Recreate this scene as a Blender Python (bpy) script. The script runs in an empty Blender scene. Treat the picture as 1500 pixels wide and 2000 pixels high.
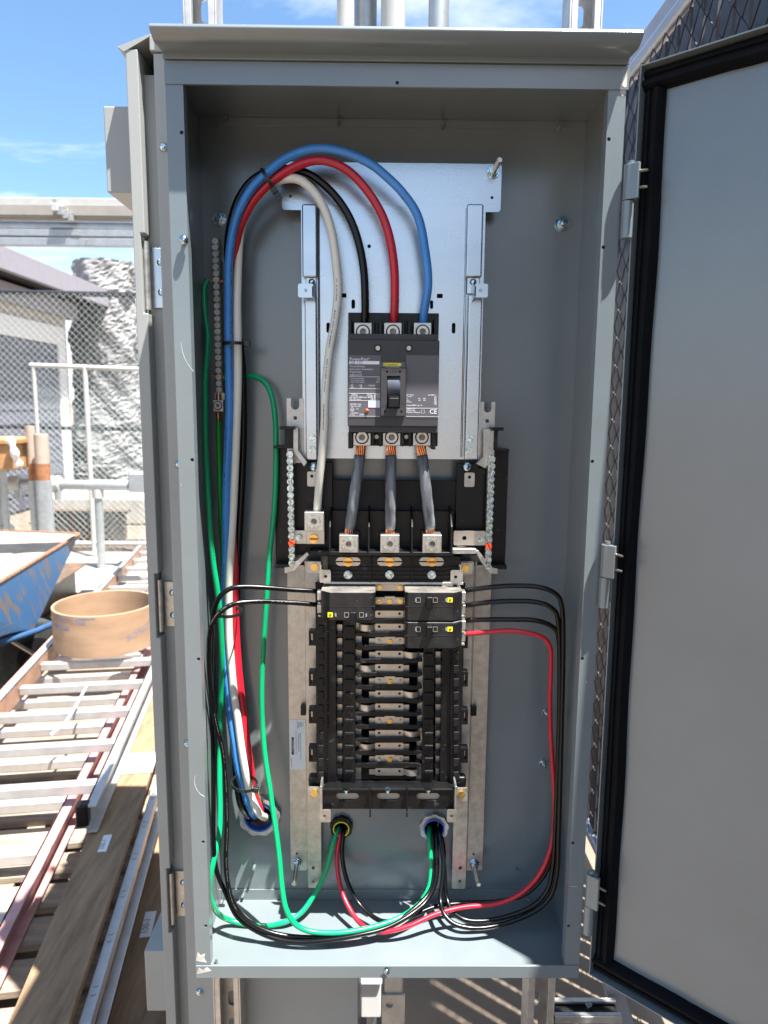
import bpy, bmesh, math, random
from mathutils import Vector, Matrix
from mathutils.geometry import tessellate_polygon

random.seed(7)
R_ = math.radians
scn = bpy.context.scene
COL = scn.collection

# ------------------------------------------------------------------ camera
G = 0.75                                   # height of the cabinet's floor above the ground
FPX = 1400.0                               # focal length in photo pixels (1500 x 2000)
CAM = Vector((-0.0187, -0.8506, 0.7532 + G))
YAW, PITCH, ROLL = -0.0102, -0.1493, -0.0080
ROT = Matrix.Rotation(YAW, 3, 'Z') @ Matrix.Rotation(PITCH, 3, 'X') @ Matrix.Rotation(ROLL, 3, 'Y')
right, fwd, up = ROT.col[0].copy(), ROT.col[1].copy(), ROT.col[2].copy()
cam_d = bpy.data.cameras.new('camera')
cam = bpy.data.objects.new('camera', cam_d)
COL.objects.link(cam)
cm = Matrix.Identity(4)
for i in range(3):
    cm[i][0], cm[i][1], cm[i][2], cm[i][3] = right[i], up[i], -fwd[i], CAM[i]
cam.matrix_world = cm
cam_d.sensor_fit = 'VERTICAL'
cam_d.sensor_height = 36.0
cam_d.lens = 36.0 * FPX / 2000.0
cam_d.clip_start, cam_d.clip_end = 0.02, 3000
cam_d.dof.use_dof = True
cam_d.dof.focus_distance = 0.93
cam_d.dof.aperture_fstop = 8.0
scn.camera = cam

# ------------------------------------------------------------------ world and sun
SUN_AZ, SUN_EL = 129.0, 69.5               # azimuth clockwise from +Y, elevation
w = bpy.data.worlds.new('World'); scn.world = w; w.use_nodes = True
nt = w.node_tree; nt.nodes.clear()
def wn(t): return nt.nodes.new(t)
sky = wn('ShaderNodeTexSky'); sky.sky_type = 'NISHITA'; sky.sun_disc = False
sky.sun_elevation, sky.sun_rotation = R_(SUN_EL), R_(SUN_AZ)
sky.air_density, sky.dust_density, sky.ozone_density = 1.0, 0.6, 1.6
geo = wn('ShaderNodeTexCoord')
sep = wn('ShaderNodeSeparateXYZ'); nt.links.new(geo.outputs['Generated'], sep.inputs[0])
zc = wn('ShaderNodeMath'); zc.operation = 'MAXIMUM'; zc.inputs[1].default_value = 0.08; nt.links.new(sep.outputs['Z'], zc.inputs[0])
dv = wn('ShaderNodeVectorMath'); dv.operation = 'DIVIDE'; nt.links.new(geo.outputs['Generated'], dv.inputs[0])
cz = wn('ShaderNodeCombineXYZ')
for k in range(3): nt.links.new(zc.outputs[0], cz.inputs[k])
nt.links.new(cz.outputs[0], dv.inputs[1])
mp = wn('ShaderNodeMapping'); mp.inputs['Rotation'].default_value = (0, 0, R_(35)); mp.inputs['Scale'].default_value = (1.0, 2.3, 0.0)
mp.inputs['Location'].default_value = (0.6, 0.35, 0)
nt.links.new(dv.outputs[0], mp.inputs['Vector'])
n1 = wn('ShaderNodeTexNoise'); n1.inputs['Scale'].default_value = 0.9; n1.inputs['Detail'].default_value = 9; n1.inputs['Roughness'].default_value = 0.62; n1.inputs['Distortion'].default_value = 0.35
nt.links.new(mp.outputs[0], n1.inputs['Vector'])
n2 = wn('ShaderNodeTexNoise'); n2.inputs['Scale'].default_value = 0.35; n2.inputs['Detail'].default_value = 3
nt.links.new(mp.outputs[0], n2.inputs['Vector'])
ml = wn('ShaderNodeMath'); ml.operation = 'MULTIPLY_ADD'; ml.inputs[1].default_value = 0.75; nt.links.new(n2.outputs[0], ml.inputs[0]); nt.links.new(n1.outputs[0], ml.inputs[2])
xb_ = wn('ShaderNodeMath'); xb_.operation = 'MULTIPLY_ADD'; xb_.inputs[1].default_value = 0.20; nt.links.new(sep.outputs['X'], xb_.inputs[0]); nt.links.new(ml.outputs[0], xb_.inputs[2])
cr = wn('ShaderNodeMapRange'); cr.inputs['From Min'].default_value = 0.80; cr.inputs['From Max'].default_value = 1.12; cr.inputs['To Max'].default_value = 0.85
nt.links.new(xb_.outputs[0], cr.inputs['Value'])
mxc = wn('ShaderNodeMix'); mxc.data_type = 'RGBA'
tint = wn('ShaderNodeMix'); tint.data_type = 'RGBA'; tint.blend_type = 'MULTIPLY'; tint.inputs['Factor'].default_value = 1.0
tint.inputs[7].default_value = (0.98, 1.16, 1.24, 1); nt.links.new(sky.outputs[0], tint.inputs[6])
nt.links.new(cr.outputs[0], mxc.inputs['Factor']); nt.links.new(tint.outputs[2], mxc.inputs[6])
mxc.inputs[7].default_value = (7.2, 7.5, 7.9, 1)
hz = wn('ShaderNodeMapRange'); hz.inputs['From Min'].default_value = 0.02; hz.inputs['From Max'].default_value = 0.25; hz.inputs['To Min'].default_value = 0.9; hz.inputs['To Max'].default_value = 0.0
hz.interpolation_type = 'SMOOTHSTEP'; nt.links.new(sep.outputs['Z'], hz.inputs['Value'])
mxh = wn('ShaderNodeMix'); mxh.data_type = 'RGBA'; nt.links.new(hz.outputs[0], mxh.inputs['Factor']); nt.links.new(mxc.outputs[2], mxh.inputs[6]); mxh.inputs[7].default_value = (6.4, 6.7, 7.0, 1)
bg = wn('ShaderNodeBackground'); bg.inputs['Strength'].default_value = 0.056
nt.links.new(mxh.outputs[2], bg.inputs['Color'])
wo = wn('ShaderNodeOutputWorld'); nt.links.new(bg.outputs[0], wo.inputs[0])

sun_dir = Vector((math.sin(R_(SUN_AZ)) * math.cos(R_(SUN_EL)), math.cos(R_(SUN_AZ)) * math.cos(R_(SUN_EL)), math.sin(R_(SUN_EL))))
sd = bpy.data.lights.new('sun', 'SUN'); sd.energy = 5.0; sd.angle = R_(0.53); sd.color = (1.0, 0.97, 0.925)
so = bpy.data.objects.new('sun', sd); COL.objects.link(so)
so.rotation_euler = (-sun_dir).to_track_quat('-Z', 'Y').to_euler(); so.location = (3, -3, 8)

vs = scn.view_settings
vs.view_transform = 'Standard'; vs.look = 'None'; vs.gamma = 1.0; vs.use_curve_mapping = False
vs.exposure = 1.95
scn.cycles.use_denoising = True
scn.cycles.max_bounces = 8; scn.cycles.diffuse_bounces = 3

# ------------------------------------------------------------------ photo pixel -> place
def ray(px, py):
    return ROT @ Vector(((px - 750.0) / FPX, 1.0, (1000.0 - py) / FPX))
def at(px, py, y):
    d = ray(px, py); return CAM + d * ((y - CAM.y) / d.y)
def atz(px, py, z):
    d = ray(px, py); return CAM + d * ((z - CAM.z) / d.z)
def atx(px, py, x):
    d = ray(px, py); return CAM + d * ((x - CAM.x) / d.x)
def mpp(y):                                 # metres per photo pixel at depth y
    return (y - CAM.y) / FPX
def rect(x0, y0, x1, y1, y):
    xm, ym = (x0 + x1) / 2, (y0 + y1) / 2
    return at(x0, ym, y).x, at(x1, ym, y).x, at(xm, y1, y).z, at(xm, y0, y).z    # xa xb za zb

# ------------------------------------------------------------------ materials
MATS = {}
def material(name, col, rough=0.5, metal=0.0, var=0.12, vscale=9.0, bump=0.0, bscale=60.0, col2=None, spec=0.5, stretch=(1, 1, 1), contrast=(0.35, 0.65), rvar=0.0, specks=None, coat=0.0):
    if name in MATS: return MATS[name]
    m = bpy.data.materials.new(name); m.use_nodes = True
    t = m.node_tree; b = t.nodes['Principled BSDF']
    b.inputs['Roughness'].default_value = rough; b.inputs['Metallic'].default_value = metal
    b.inputs['Specular IOR Level'].default_value = spec
    b.inputs['Coat Weight'].default_value = coat
    tc = t.nodes.new('ShaderNodeTexCoord'); mpn = t.nodes.new('ShaderNodeMapping'); mpn.inputs['Scale'].default_value = stretch
    t.links.new(tc.outputs['Object'], mpn.inputs[0])
    nz = t.nodes.new('ShaderNodeTexNoise'); nz.inputs['Scale'].default_value = vscale; nz.inputs['Detail'].default_value = 6; nz.inputs['Roughness'].default_value = 0.6
    t.links.new(mpn.outputs[0], nz.inputs['Vector'])
    mr = t.nodes.new('ShaderNodeMapRange'); mr.inputs['From Min'].default_value, mr.inputs['From Max'].default_value = contrast
    t.links.new(nz.outputs[0], mr.inputs['Value'])
    mx = t.nodes.new('ShaderNodeMix'); mx.data_type = 'RGBA'
    c2 = col2 if col2 else tuple(c * (1 - var) for c in col)
    c1 = col if col2 else tuple(min(1, c * (1 + var * 0.6)) for c in col)
    mx.inputs[6].default_value = (*c2, 1); mx.inputs[7].default_value = (*c1, 1)
    t.links.new(mr.outputs[0], mx.inputs['Factor']); t.links.new(mx.outputs[2], b.inputs['Base Color'])
    if specks:
        sc_, thr, scol = specks
        sn = t.nodes.new('ShaderNodeTexNoise'); sn.inputs['Scale'].default_value = sc_; sn.inputs['Detail'].default_value = 2
        sl = t.nodes.new('ShaderNodeTexNoise'); sl.inputs['Scale'].default_value = sc_ * 0.08; sl.inputs['Detail'].default_value = 2
        t.links.new(tc.outputs['Object'], sn.inputs['Vector']); t.links.new(tc.outputs['Object'], sl.inputs['Vector'])
        ad = t.nodes.new('ShaderNodeMath'); ad.operation = 'MULTIPLY_ADD'; ad.inputs[1].default_value = 0.35
        t.links.new(sl.outputs[0], ad.inputs[0]); t.links.new(sn.outputs[0], ad.inputs[2])
        sr = t.nodes.new('ShaderNodeMapRange'); sr.inputs['From Min'].default_value = thr; sr.inputs['From Max'].default_value = thr + 0.05
        t.links.new(ad.outputs[0], sr.inputs['Value'])
        sx = t.nodes.new('ShaderNodeMix'); sx.data_type = 'RGBA'; sx.inputs[7].default_value = (*scol, 1)
        t.links.new(sr.outputs[0], sx.inputs['Factor']); t.links.new(mx.outputs[2], sx.inputs[6]); t.links.new(sx.outputs[2], b.inputs['Base Color'])
    if rvar:
        rr = t.nodes.new('ShaderNodeMapRange'); rr.inputs['To Min'].default_value = max(0.03, rough - rvar); rr.inputs['To Max'].default_value = min(1, rough + rvar)
        t.links.new(nz.outputs[0], rr.inputs['Value']); t.links.new(rr.outputs[0], b.inputs['Roughness'])
    if bump:
        bn = t.nodes.new('ShaderNodeTexNoise'); bn.inputs['Scale'].default_value = bscale; bn.inputs['Detail'].default_value = 4
        t.links.new(mpn.outputs[0], bn.inputs['Vector'])
        bp = t.nodes.new('ShaderNodeBump'); bp.inputs['Strength'].default_value = bump; bp.inputs['Distance'].default_value = 0.002
        t.links.new(bn.outputs[0], bp.inputs['Height']); t.links.new(bp.outputs[0], b.inputs['Normal'])
    MATS[name] = m
    return m

PAINT = material('grey_enamel', (0.150, 0.178, 0.187), 0.22, spec=1.0, specks=(170, 0.99, (0.36, 0.37, 0.36)), var=0.08, vscale=5, bump=0.06, bscale=420, rvar=0.05)
PAINT2 = material('brightened_grey_enamel', (0.30, 0.31, 0.295), 0.36, specks=(150, 0.98, (0.40, 0.38, 0.34)), var=0.07, vscale=4, bump=0.06, bscale=380, rvar=0.06)  # warmer grey, lightened to stand in for sun on the second cabinet
BARE = material('scuffed_primer', (0.52, 0.5, 0.45), 0.6, var=0.3, vscale=60)
ZINC = material('bright_zinc', (0.53, 0.57, 0.61), 0.27, 0.95, var=0.10, vscale=14, stretch=(0.5, 1, 2.0), bump=0.03, bscale=160, rvar=0.10)
GALV = material('galvanized_steel', (0.50, 0.485, 0.45), 0.40, 0.9, var=0.2, vscale=75, bump=0.12, bscale=160, rvar=0.14)
STEEL = material('zinc_screw', (0.50, 0.62, 0.68), 0.2, 1.0, var=0.7, vscale=330)
STUDM = material('plain_steel_rod', (0.66, 0.62, 0.55), 0.3, 1.0, var=0.2, vscale=90)
ALU = material('tin_plated_aluminium', (0.50, 0.485, 0.45), 0.34, 0.9, var=0.1, vscale=80, bump=0.08, bscale=300)
BUS = material('tin_plated_bus', (0.54, 0.50, 0.44), 0.36, 0.85, var=0.12, vscale=60, rvar=0.08)
BRASS = material('yellow_brass', (0.83, 0.55, 0.16), 0.28, 1.0, var=0.2, vscale=120)
ORANGE = material('orange_torque_paint', (0.72, 0.17, 0.02), 0.45, 0.2, var=0.25, vscale=120)
REDPAINT = material('red_torque_paint', (0.72, 0.07, 0.02), 0.45, 0.0, var=0.2, vscale=150)
COPPER = material('bare_copper', (0.80, 0.33, 0.15), 0.32, 1.0, var=0.35, vscale=150)
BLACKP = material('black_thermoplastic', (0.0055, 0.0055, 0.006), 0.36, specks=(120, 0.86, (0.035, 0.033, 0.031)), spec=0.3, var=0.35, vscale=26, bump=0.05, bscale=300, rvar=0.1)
BLACKD = material('dark_insulator', (0.009, 0.0085, 0.009), 0.5, spec=0.3, var=0.3, vscale=40)
BREAKER = material('breaker_charcoal', (0.042, 0.040, 0.043), 0.5, spec=0.4, var=0.10, vscale=30, bump=0.05, bscale=500)
BRANCH = material('branch_breaker_black', (0.014, 0.014, 0.015), 0.32, specks=(330, 0.87, (0.075, 0.071, 0.066)), spec=0.4, var=0.4, vscale=55, bump=0.06, bscale=300, rvar=0.12)
BRANCHT = material('dusty_lit_breaker_top', (0.135, 0.125, 0.11), 0.6, var=0.45, vscale=70, stretch=(0.6, 1, 1))  # dust, and the light falling on the breaker tops, both put into the colour
LABEL = material('label_grey', (0.092, 0.087, 0.098), 0.42, var=0.03)
WHITEINK = material('white_ink', (0.72, 0.73, 0.76), 0.5, var=0.02)
GREYINK = material('grey_ink', (0.11, 0.11, 0.12), 0.5, var=0.02)
BLACKINK = material('black_ink', (0.02, 0.02, 0.02), 0.5, var=0.02)
YELLOW = material('yellow_label', (0.80, 0.66, 0.02), 0.45, var=0.05)
PALE = material('pale_sticker', (0.55, 0.60, 0.70), 0.4, var=0.02)
WSTICK = material('white_sticker', (0.70, 0.71, 0.73), 0.45, var=0.04, vscale=30)
HANDLEM = material('handle_grey', (0.06, 0.07, 0.09), 0.38, var=0.2, vscale=60)
GASKET = material('black_foam_gasket', (0.0035, 0.004, 0.0055), 0.75, spec=0.15, var=0.3, vscale=40, bump=0.25, bscale=220)
BLUE = material('blue_wire', (0.048, 0.235, 0.60), 0.34, var=0.12, vscale=12)
RED = material('red_wire', (0.50, 0.012, 0.030), 0.32, var=0.15, vscale=12)
WHITEW = material('white_wire', (0.72, 0.70, 0.61), 0.36, var=0.06, vscale=12)
BLACKW = material('black_wire', (0.0035, 0.0035, 0.004), 0.27, spec=0.35, var=0.4, vscale=14)
GREEN = material('green_wire', (0.000, 0.33, 0.125), 0.34, var=0.12, vscale=12)
GREEN2 = material('leaf_green_wire', (0.012, 0.30, 0.03), 0.34, var=0.12, vscale=12)
SLEEVE = material('heat_shrink', (0.15, 0.16, 0.175), 0.6, var=0.72, vscale=70, stretch=(1, 1, 0.16), bump=0.5, bscale=150)
TIE = material('nylon_tie', (0.012, 0.012, 0.012), 0.4, var=0.1)
LOCK = material('cast_zinc_locknut', (0.52, 0.54, 0.56), 0.45, 0.8, var=0.35, vscale=70, bump=0.4, bscale=110)
BUSHB = material('blue_bushing', (0.015, 0.10, 0.46), 0.35, var=0.1)
BUSHY = material('yellow_bushing', (0.72, 0.55, 0.03), 0.4, var=0.1)
BUSHW = material('conduit_lining', (0.45, 0.46, 0.47), 0.4, 0.7, var=0.3, vscale=30)
DARK = material('dark_seams_and_shade', (0.010, 0.010, 0.011), 0.7, var=0.2)  # near-black for seams and collars, and as painted shade inside holes and recesses
GROUND = material('packed_dirt', (0.20, 0.155, 0.115), 0.95, col2=(0.135, 0.104, 0.079), vscale=2.4, bump=0.7, bscale=26, contrast=(0.3, 0.7))
CONC = material('pale_concrete', (0.38, 0.36, 0.32), 0.9, var=0.2, vscale=5, bump=0.3, bscale=60)
ALULAD = material('ladder_aluminium', (0.52, 0.505, 0.49), 0.42, 0.55, var=0.12, vscale=18, rvar=0.1)
FIBRE = material('orange_fibreglass', (0.33, 0.185, 0.12), 0.5, var=0.3, vscale=14)
PINK = material('faded_red_fibreglass', (0.46, 0.25, 0.235), 0.55, var=0.2, vscale=14)
PLANK = material('weathered_plank', (0.31, 0.20, 0.11), 0.8, col2=(0.17, 0.108, 0.06), vscale=7, stretch=(7, 0.8, 7), bump=0.4, bscale=40)
PALLET = material('pallet_pine', (0.33, 0.265, 0.195), 0.85, col2=(0.19, 0.15, 0.11), vscale=6, stretch=(0.7, 7, 7), bump=0.4, bscale=40)
CARD = material('tan_cardboard', (0.34, 0.215, 0.13), 0.75, var=0.16, vscale=6, stretch=(1, 1, 3))
INKB = material('faded_blue_ink', (0.20, 0.20, 0.27), 0.8, var=0.25, vscale=50)
BARROW = material('chipped_blue_paint', (0.035, 0.12, 0.26), 0.45, col2=(0.15, 0.125, 0.105), vscale=7, stretch=(3.5, 3.5, 0.6), contrast=(0.40, 0.47))
DUSTY = material('mortar_dust', (0.42, 0.345, 0.26), 0.9, var=0.2, vscale=10, bump=0.4, bscale=50)
RUSTE = material('rusty_rim', (0.24, 0.12, 0.065), 0.8, var=0.4, vscale=40)
SOCKET = material('dull_shaded_steel', (0.17, 0.155, 0.125), 0.4, 0.8, var=0.4, vscale=200)  # dull steel, darkened as painted shade inside screw sockets
RUBBER = material('tyre_rubber', (0.03, 0.034, 0.028), 0.8, var=0.3, vscale=30)
SHEDW = material('cream_stucco', (0.38, 0.345, 0.29), 0.9, var=0.1, vscale=8, bump=0.3, bscale=90)
FASC = material('mauve_fascia', (0.23, 0.22, 0.25), 0.7, var=0.06)
TRIMW = material('white_trim', (0.60, 0.59, 0.57), 0.6, var=0.05)
SHUT = material('grey_shutter', (0.115, 0.115, 0.145), 0.6, var=0.1)
FOIL = material('crumpled_white_wrap', (0.21, 0.205, 0.20), 0.6, col2=(0.14, 0.14, 0.145), vscale=16, contrast=(0.30, 0.70), bump=1.0, bscale=18)
PIPEW = material('white_painted_pipe', (0.40, 0.40, 0.385), 0.5, var=0.08, vscale=20)
PIPEG = material('galvanized_pipe', (0.36, 0.385, 0.40), 0.45, 0.6, var=0.12, vscale=25)
PIPET = material('tan_plastic_pipe', (0.38, 0.30, 0.24), 0.6, var=0.12, vscale=14)
RUST = material('rust', (0.36, 0.15, 0.06), 0.85, col2=(0.20, 0.09, 0.05), vscale=24)
RUSTBOX = material('rusty_steel', (0.16, 0.085, 0.045), 0.85, col2=(0.06, 0.05, 0.042), vscale=9)
SLAT = material('dark_privacy_slat', (0.030, 0.029, 0.037), 0.5, var=0.25, vscale=7, stretch=(4, 4, 0.6))
MESHW = material('galvanized_mesh', (0.40, 0.46, 0.46), 0.6, 0.1, var=0.1)
BMESH = material('black_mesh', (0.014, 0.013, 0.013), 0.6, 0.0, var=0.2)
BRAIL = material('black_rail', (0.022, 0.022, 0.026), 0.4, var=0.2)
GRAIL = material('dull_rail', (0.30, 0.33, 0.40), 0.36, 0.6, var=0.1)
BEAMG = material('grey_steel_beam', (0.30, 0.31, 0.36), 0.5, 0.2, var=0.1)
STRUT = material('strut_galvanized', (0.58, 0.56, 0.53), 0.45, 0.75, var=0.2, vscale=35, bump=0.1, bscale=120)
ORANGEB = material('orange_plastic', (0.42, 0.22, 0.09), 0.6, var=0.3, vscale=9)
RACKT = material('tan_underside', (0.27, 0.25, 0.225), 0.6, var=0.1)

# ------------------------------------------------------------------ mesh builder
class MB:
    def __init__(s, M=None): s.v, s.f, s.M, s.holey = [], [], M, False
    def add(s, verts, faces):
        o = len(s.v)
        for p in verts:
            p = Vector(p); s.v.append(s.M @ p if s.M else p)
        s.f += [tuple(i + o for i in q) for q in faces]
        return s
    def box(s, x0, x1, y0, y1, z0, z1):
        x0, x1 = sorted((x0, x1)); y0, y1 = sorted((y0, y1)); z0, z1 = sorted((z0, z1))
        return s.add([(x0, y0, z0), (x1, y0, z0), (x1, y1, z0), (x0, y1, z0), (x0, y0, z1), (x1, y0, z1), (x1, y1, z1), (x0, y1, z1)],
                     [(0, 3, 2, 1), (4, 5, 6, 7), (0, 1, 5, 4), (1, 2, 6, 5), (2, 3, 7, 6), (3, 0, 4, 7)])
    def pbox(s, x0, y0, x1, y1, yf, yb):        # a box whose front face covers a photo rectangle at depth yf
        xa, xb, za, zb = rect(x0, y0, x1, y1, yf); return s.box(xa, xb, yf, yb, za, zb)
    def plate(s, outer, holes, y0, y1):         # outline and holes in x-z, extruded along y
        if holes: s.holey = True
        loops = [[Vector((p[0], p[1], 0)) for p in L] for L in [outer] + list(holes)]
        tris = tessellate_polygon(loops)
        flat = [p for L in loops for p in L]; n = len(flat)
        vs_ = [(p.x, y0, p.y) for p in flat] + [(p.x, y1, p.y) for p in flat]
        fs = []
        for a, b, c in tris:
            fs += [(a, b, c), (c + n, b + n, a + n)]
        o = 0
        for L in loops:
            k = len(L)
            for i in range(k):
                a, b = o + i, o + (i + 1) % k
                fs.append((a, a + n, b + n, b))
            o += k
        return s.add(vs_, fs)
    def cyl(s, p0, p1, r, n=16, r2=None, caps=True):
        p0, p1 = Vector(p0), Vector(p1); r2 = r if r2 is None else r2
        d = (p1 - p0).normalized(); a = d.orthogonal().normalized(); b = d.cross(a)
        vs_ = [p0 + (a * math.cos(2 * math.pi * i / n) + b * math.sin(2 * math.pi * i / n)) * r for i in range(n)]
        vs_ += [p1 + (a * math.cos(2 * math.pi * i / n) + b * math.sin(2 * math.pi * i / n)) * r2 for i in range(n)]
        fs = [(i, (i + 1) % n, n + (i + 1) % n, n + i) for i in range(n)]
        if caps: fs += [tuple(range(n))[::-1], tuple(range(n, 2 * n))]
        return s.add(vs_, fs)
    def ycyl(s, c, r, yf, yb, n=20, rf=None): return s.cyl((c.x, yb, c.z), (c.x, yf, c.z), r, n, rf)
    def hexa(s, c, r, yf, yb, a0=0.0):
        vs_ = [(c.x + r * math.cos(a0 + i * math.pi / 3), y, c.z + r * math.sin(a0 + i * math.pi / 3)) for y in (yf, yb) for i in range(6)]
        return s.add(vs_, [(i, (i + 1) % 6, 6 + (i + 1) % 6, 6 + i) for i in range(6)] + [tuple(range(6)), tuple(range(6, 12))[::-1]])
    def ring(s, c, ro, ri, yf, yb, n=28, wob=0.0, lobes=0):
        out = []
        for k in range(n * (2 if lobes else 1)):
            a = 2 * math.pi * k / (n * (2 if lobes else 1)); rr = ro
            if lobes: rr = ro * (1.0 if (k * lobes * 2 // (n * 2)) % 2 == 0 else 0.94)
            out.append((c.x + rr * math.cos(a), c.z + rr * math.sin(a)))
        return s.plate(out, [[(c.x + ri * math.cos(2 * math.pi * k / n), c.z + ri * math.sin(2 * math.pi * k / n)) for k in range(n)]], yf, yb)
    def tube(s, pts, r, n=12, caps=True, flat=1.0):
        pts = [Vector(p) for p in pts]; m = len(pts); vs_ = []
        t = (pts[1] - pts[0]).normalized(); a = t.orthogonal().normalized()
        for i, p in enumerate(pts):
            t2 = (pts[min(i + 1, m - 1)] - pts[max(i - 1, 0)]).normalized()
            q = t.rotation_difference(t2); a = (q @ a); a = (a - t2 * a.dot(t2)).normalized(); t = t2; b = t.cross(a)
            rr = r[i] if isinstance(r, (list, tuple)) else r
            vs_ += [p + (a * math.cos(2 * math.pi * k / n) + b * math.sin(2 * math.pi * k / n) * flat) * rr for k in range(n)]
        fs = [(i * n + k, i * n + (k + 1) % n, (i + 1) * n + (k + 1) % n, (i + 1) * n + k) for i in range(m - 1) for k in range(n)]
        if caps: fs += [tuple(range(n))[::-1], tuple(range((m - 1) * n, m * n))]
        return s.add(vs_, fs)
    def dome(s, c, r, yb, h, n=16, m=4):        # rounded head facing -y
        vs_ = []
        for j in range(m):
            a = math.pi / 2 * j / m
            vs_ += [(c.x + r * math.cos(a) * math.cos(2 * math.pi * k / n), yb - h * math.sin(a), c.z + r * math.cos(a) * math.sin(2 * math.pi * k / n)) for k in range(n)]
        vs_.append((c.x, yb - h, c.z)); top = len(vs_) - 1
        fs = [(j * n + k, j * n + (k + 1) % n, (j + 1) * n + (k + 1) % n, (j + 1) * n + k) for j in range(m - 1) for k in range(n)]
        fs += [((m - 1) * n + k, (m - 1) * n + (k + 1) % n, top) for k in range(n)]
        return s.add(vs_, fs)
    def slothead(s, c, r, yb, h, ang=0.6, gap=0.16, n=9):   # slotted screw head facing -y
        s.cyl((c.x, yb, c.z), (c.x, yb - h * 0.55, c.z), r, 14)
        for sg in (0, math.pi):
            P = [(r * 0.98 * math.cos(sg + ang + gap + (math.pi - 2 * gap) * k / n), r * 0.98 * math.sin(sg + ang + gap + (math.pi - 2 * gap) * k / n)) for k in range(n + 1)]
            s.plate([(c.x + p[0], c.z + p[1]) for p in P], [], yb - h, yb - h * 0.5)
        return s
    def text(s, body, org, size=None, width=None, ux=Vector((1, 0, 0)), uz=Vector((0, 0, 1)), align='LEFT'):
        cu = bpy.data.curves.new('tmp', 'FONT'); cu.body = body; cu.align_x = align; cu.resolution_u = 2
        ob = bpy.data.objects.new('tmp', cu); COL.objects.link(ob)
        dg = bpy.context.evaluated_depsgraph_get(); me = bpy.data.meshes.new_from_object(ob.evaluated_get(dg))
        xs = [v.co.x for v in me.vertices] or [0, 1]
        k = width / (max(xs) - min(xs)) if width else size
        o = Vector(org)
        s.add([o + ux * (v.co.x * k) + uz * (v.co.y * k) for v in me.vertices], [tuple(p.vertices) for p in me.polygons])
        bpy.data.objects.remove(ob); bpy.data.curves.remove(cu); bpy.data.meshes.remove(me)
        return s
    def build(s, name, mat, parent=None, bevel=0.0, smooth=40, seg=2, fix=True):
        me = bpy.data.meshes.new(name); org = Vector((0, 0, 0))
        if parent is None and s.v:
            xs = [p.x for p in s.v]; ys = [p.y for p in s.v]; zs = [p.z for p in s.v]
            org = Vector(((min(xs) + max(xs)) / 2, (min(ys) + max(ys)) / 2, min(zs)))
        elif parent is not None: org = wloc(parent)
        me.from_pydata([p - org for p in s.v], [], s.f)
        if fix:
            bm = bmesh.new(); bm.from_mesh(me); bmesh.ops.recalc_face_normals(bm, faces=bm.faces); bm.to_mesh(me); bm.free()
        me.materials.append(mat)
        if smooth:
            me.polygons.foreach_set('use_smooth', [True] * len(me.polygons)); me.set_sharp_from_angle(angle=R_(smooth))
        ob = bpy.data.objects.new(name, me); COL.objects.link(ob)
        if parent is None: ob.location = org
        else: ob.parent = parent
        if name in ('lettering', 'printed_legend'): ob['kind'] = 'stuff'
        if bevel and not s.holey:
            bv = ob.modifiers.new('edge', 'BEVEL'); bv.width = bevel; bv.segments = seg; bv.limit_method = 'ANGLE'; bv.angle_limit = R_(40); bv.harden_normals = True
        return ob
def wloc(o):
    p = Vector((0, 0, 0))
    while o is not None:
        p += o.location; o = o.parent
    return p
def tag(o, label=None, cat=None, group=None, kind=None):
    if label: o['label'] = label
    if cat: o['category'] = cat
    if group: o['group'] = group
    if kind: o['kind'] = kind
    return o
def thing(name, label, cat, loc, group=None):
    o = bpy.data.objects.new(name, None); COL.objects.link(o); o.location = Vector(loc); o.empty_display_size = 0.02
    return tag(o, label, cat, group)
def dup(o, off, parent=None):                # copy of a one-mesh part shifted by off
    c = o.copy(); COL.objects.link(c); c.parent = parent or o.parent; c.location = o.location + Vector(off); return c
def copy_tree(o, parent=None):
    c = o.copy(); COL.objects.link(c)
    if parent is not None: c.parent = parent
    for ch in list(o.children): copy_tree(ch, c)
    return c
def circ(c, r, n=16): return [(c[0] + r * math.cos(2 * math.pi * k / n), c[1] + r * math.sin(2 * math.pi * k / n)) for k in range(n)]
def rrect(xa, xb, za, zb, r=0.003, n=4):
    P = []
    for cx, cz_, a0 in ((xb - r, zb - r, 0), (xa + r, zb - r, 90), (xa + r, za + r, 180), (xb - r, za + r, 270)):
        P += [(cx + r * math.cos(R_(a0 + 90 * k / n)), cz_ + r * math.sin(R_(a0 + 90 * k / n))) for k in range(n + 1)]
    return P
def slotpoly(cx, cz_, wdt, hgt):
    r = min(wdt, hgt) / 2 * 0.999; return rrect(cx - wdt / 2, cx + wdt / 2, cz_ - hgt / 2, cz_ + hgt / 2, r, 5)
def pxz(px, py, y):
    p = at(px, py, y); return (p.x, p.z)
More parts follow.
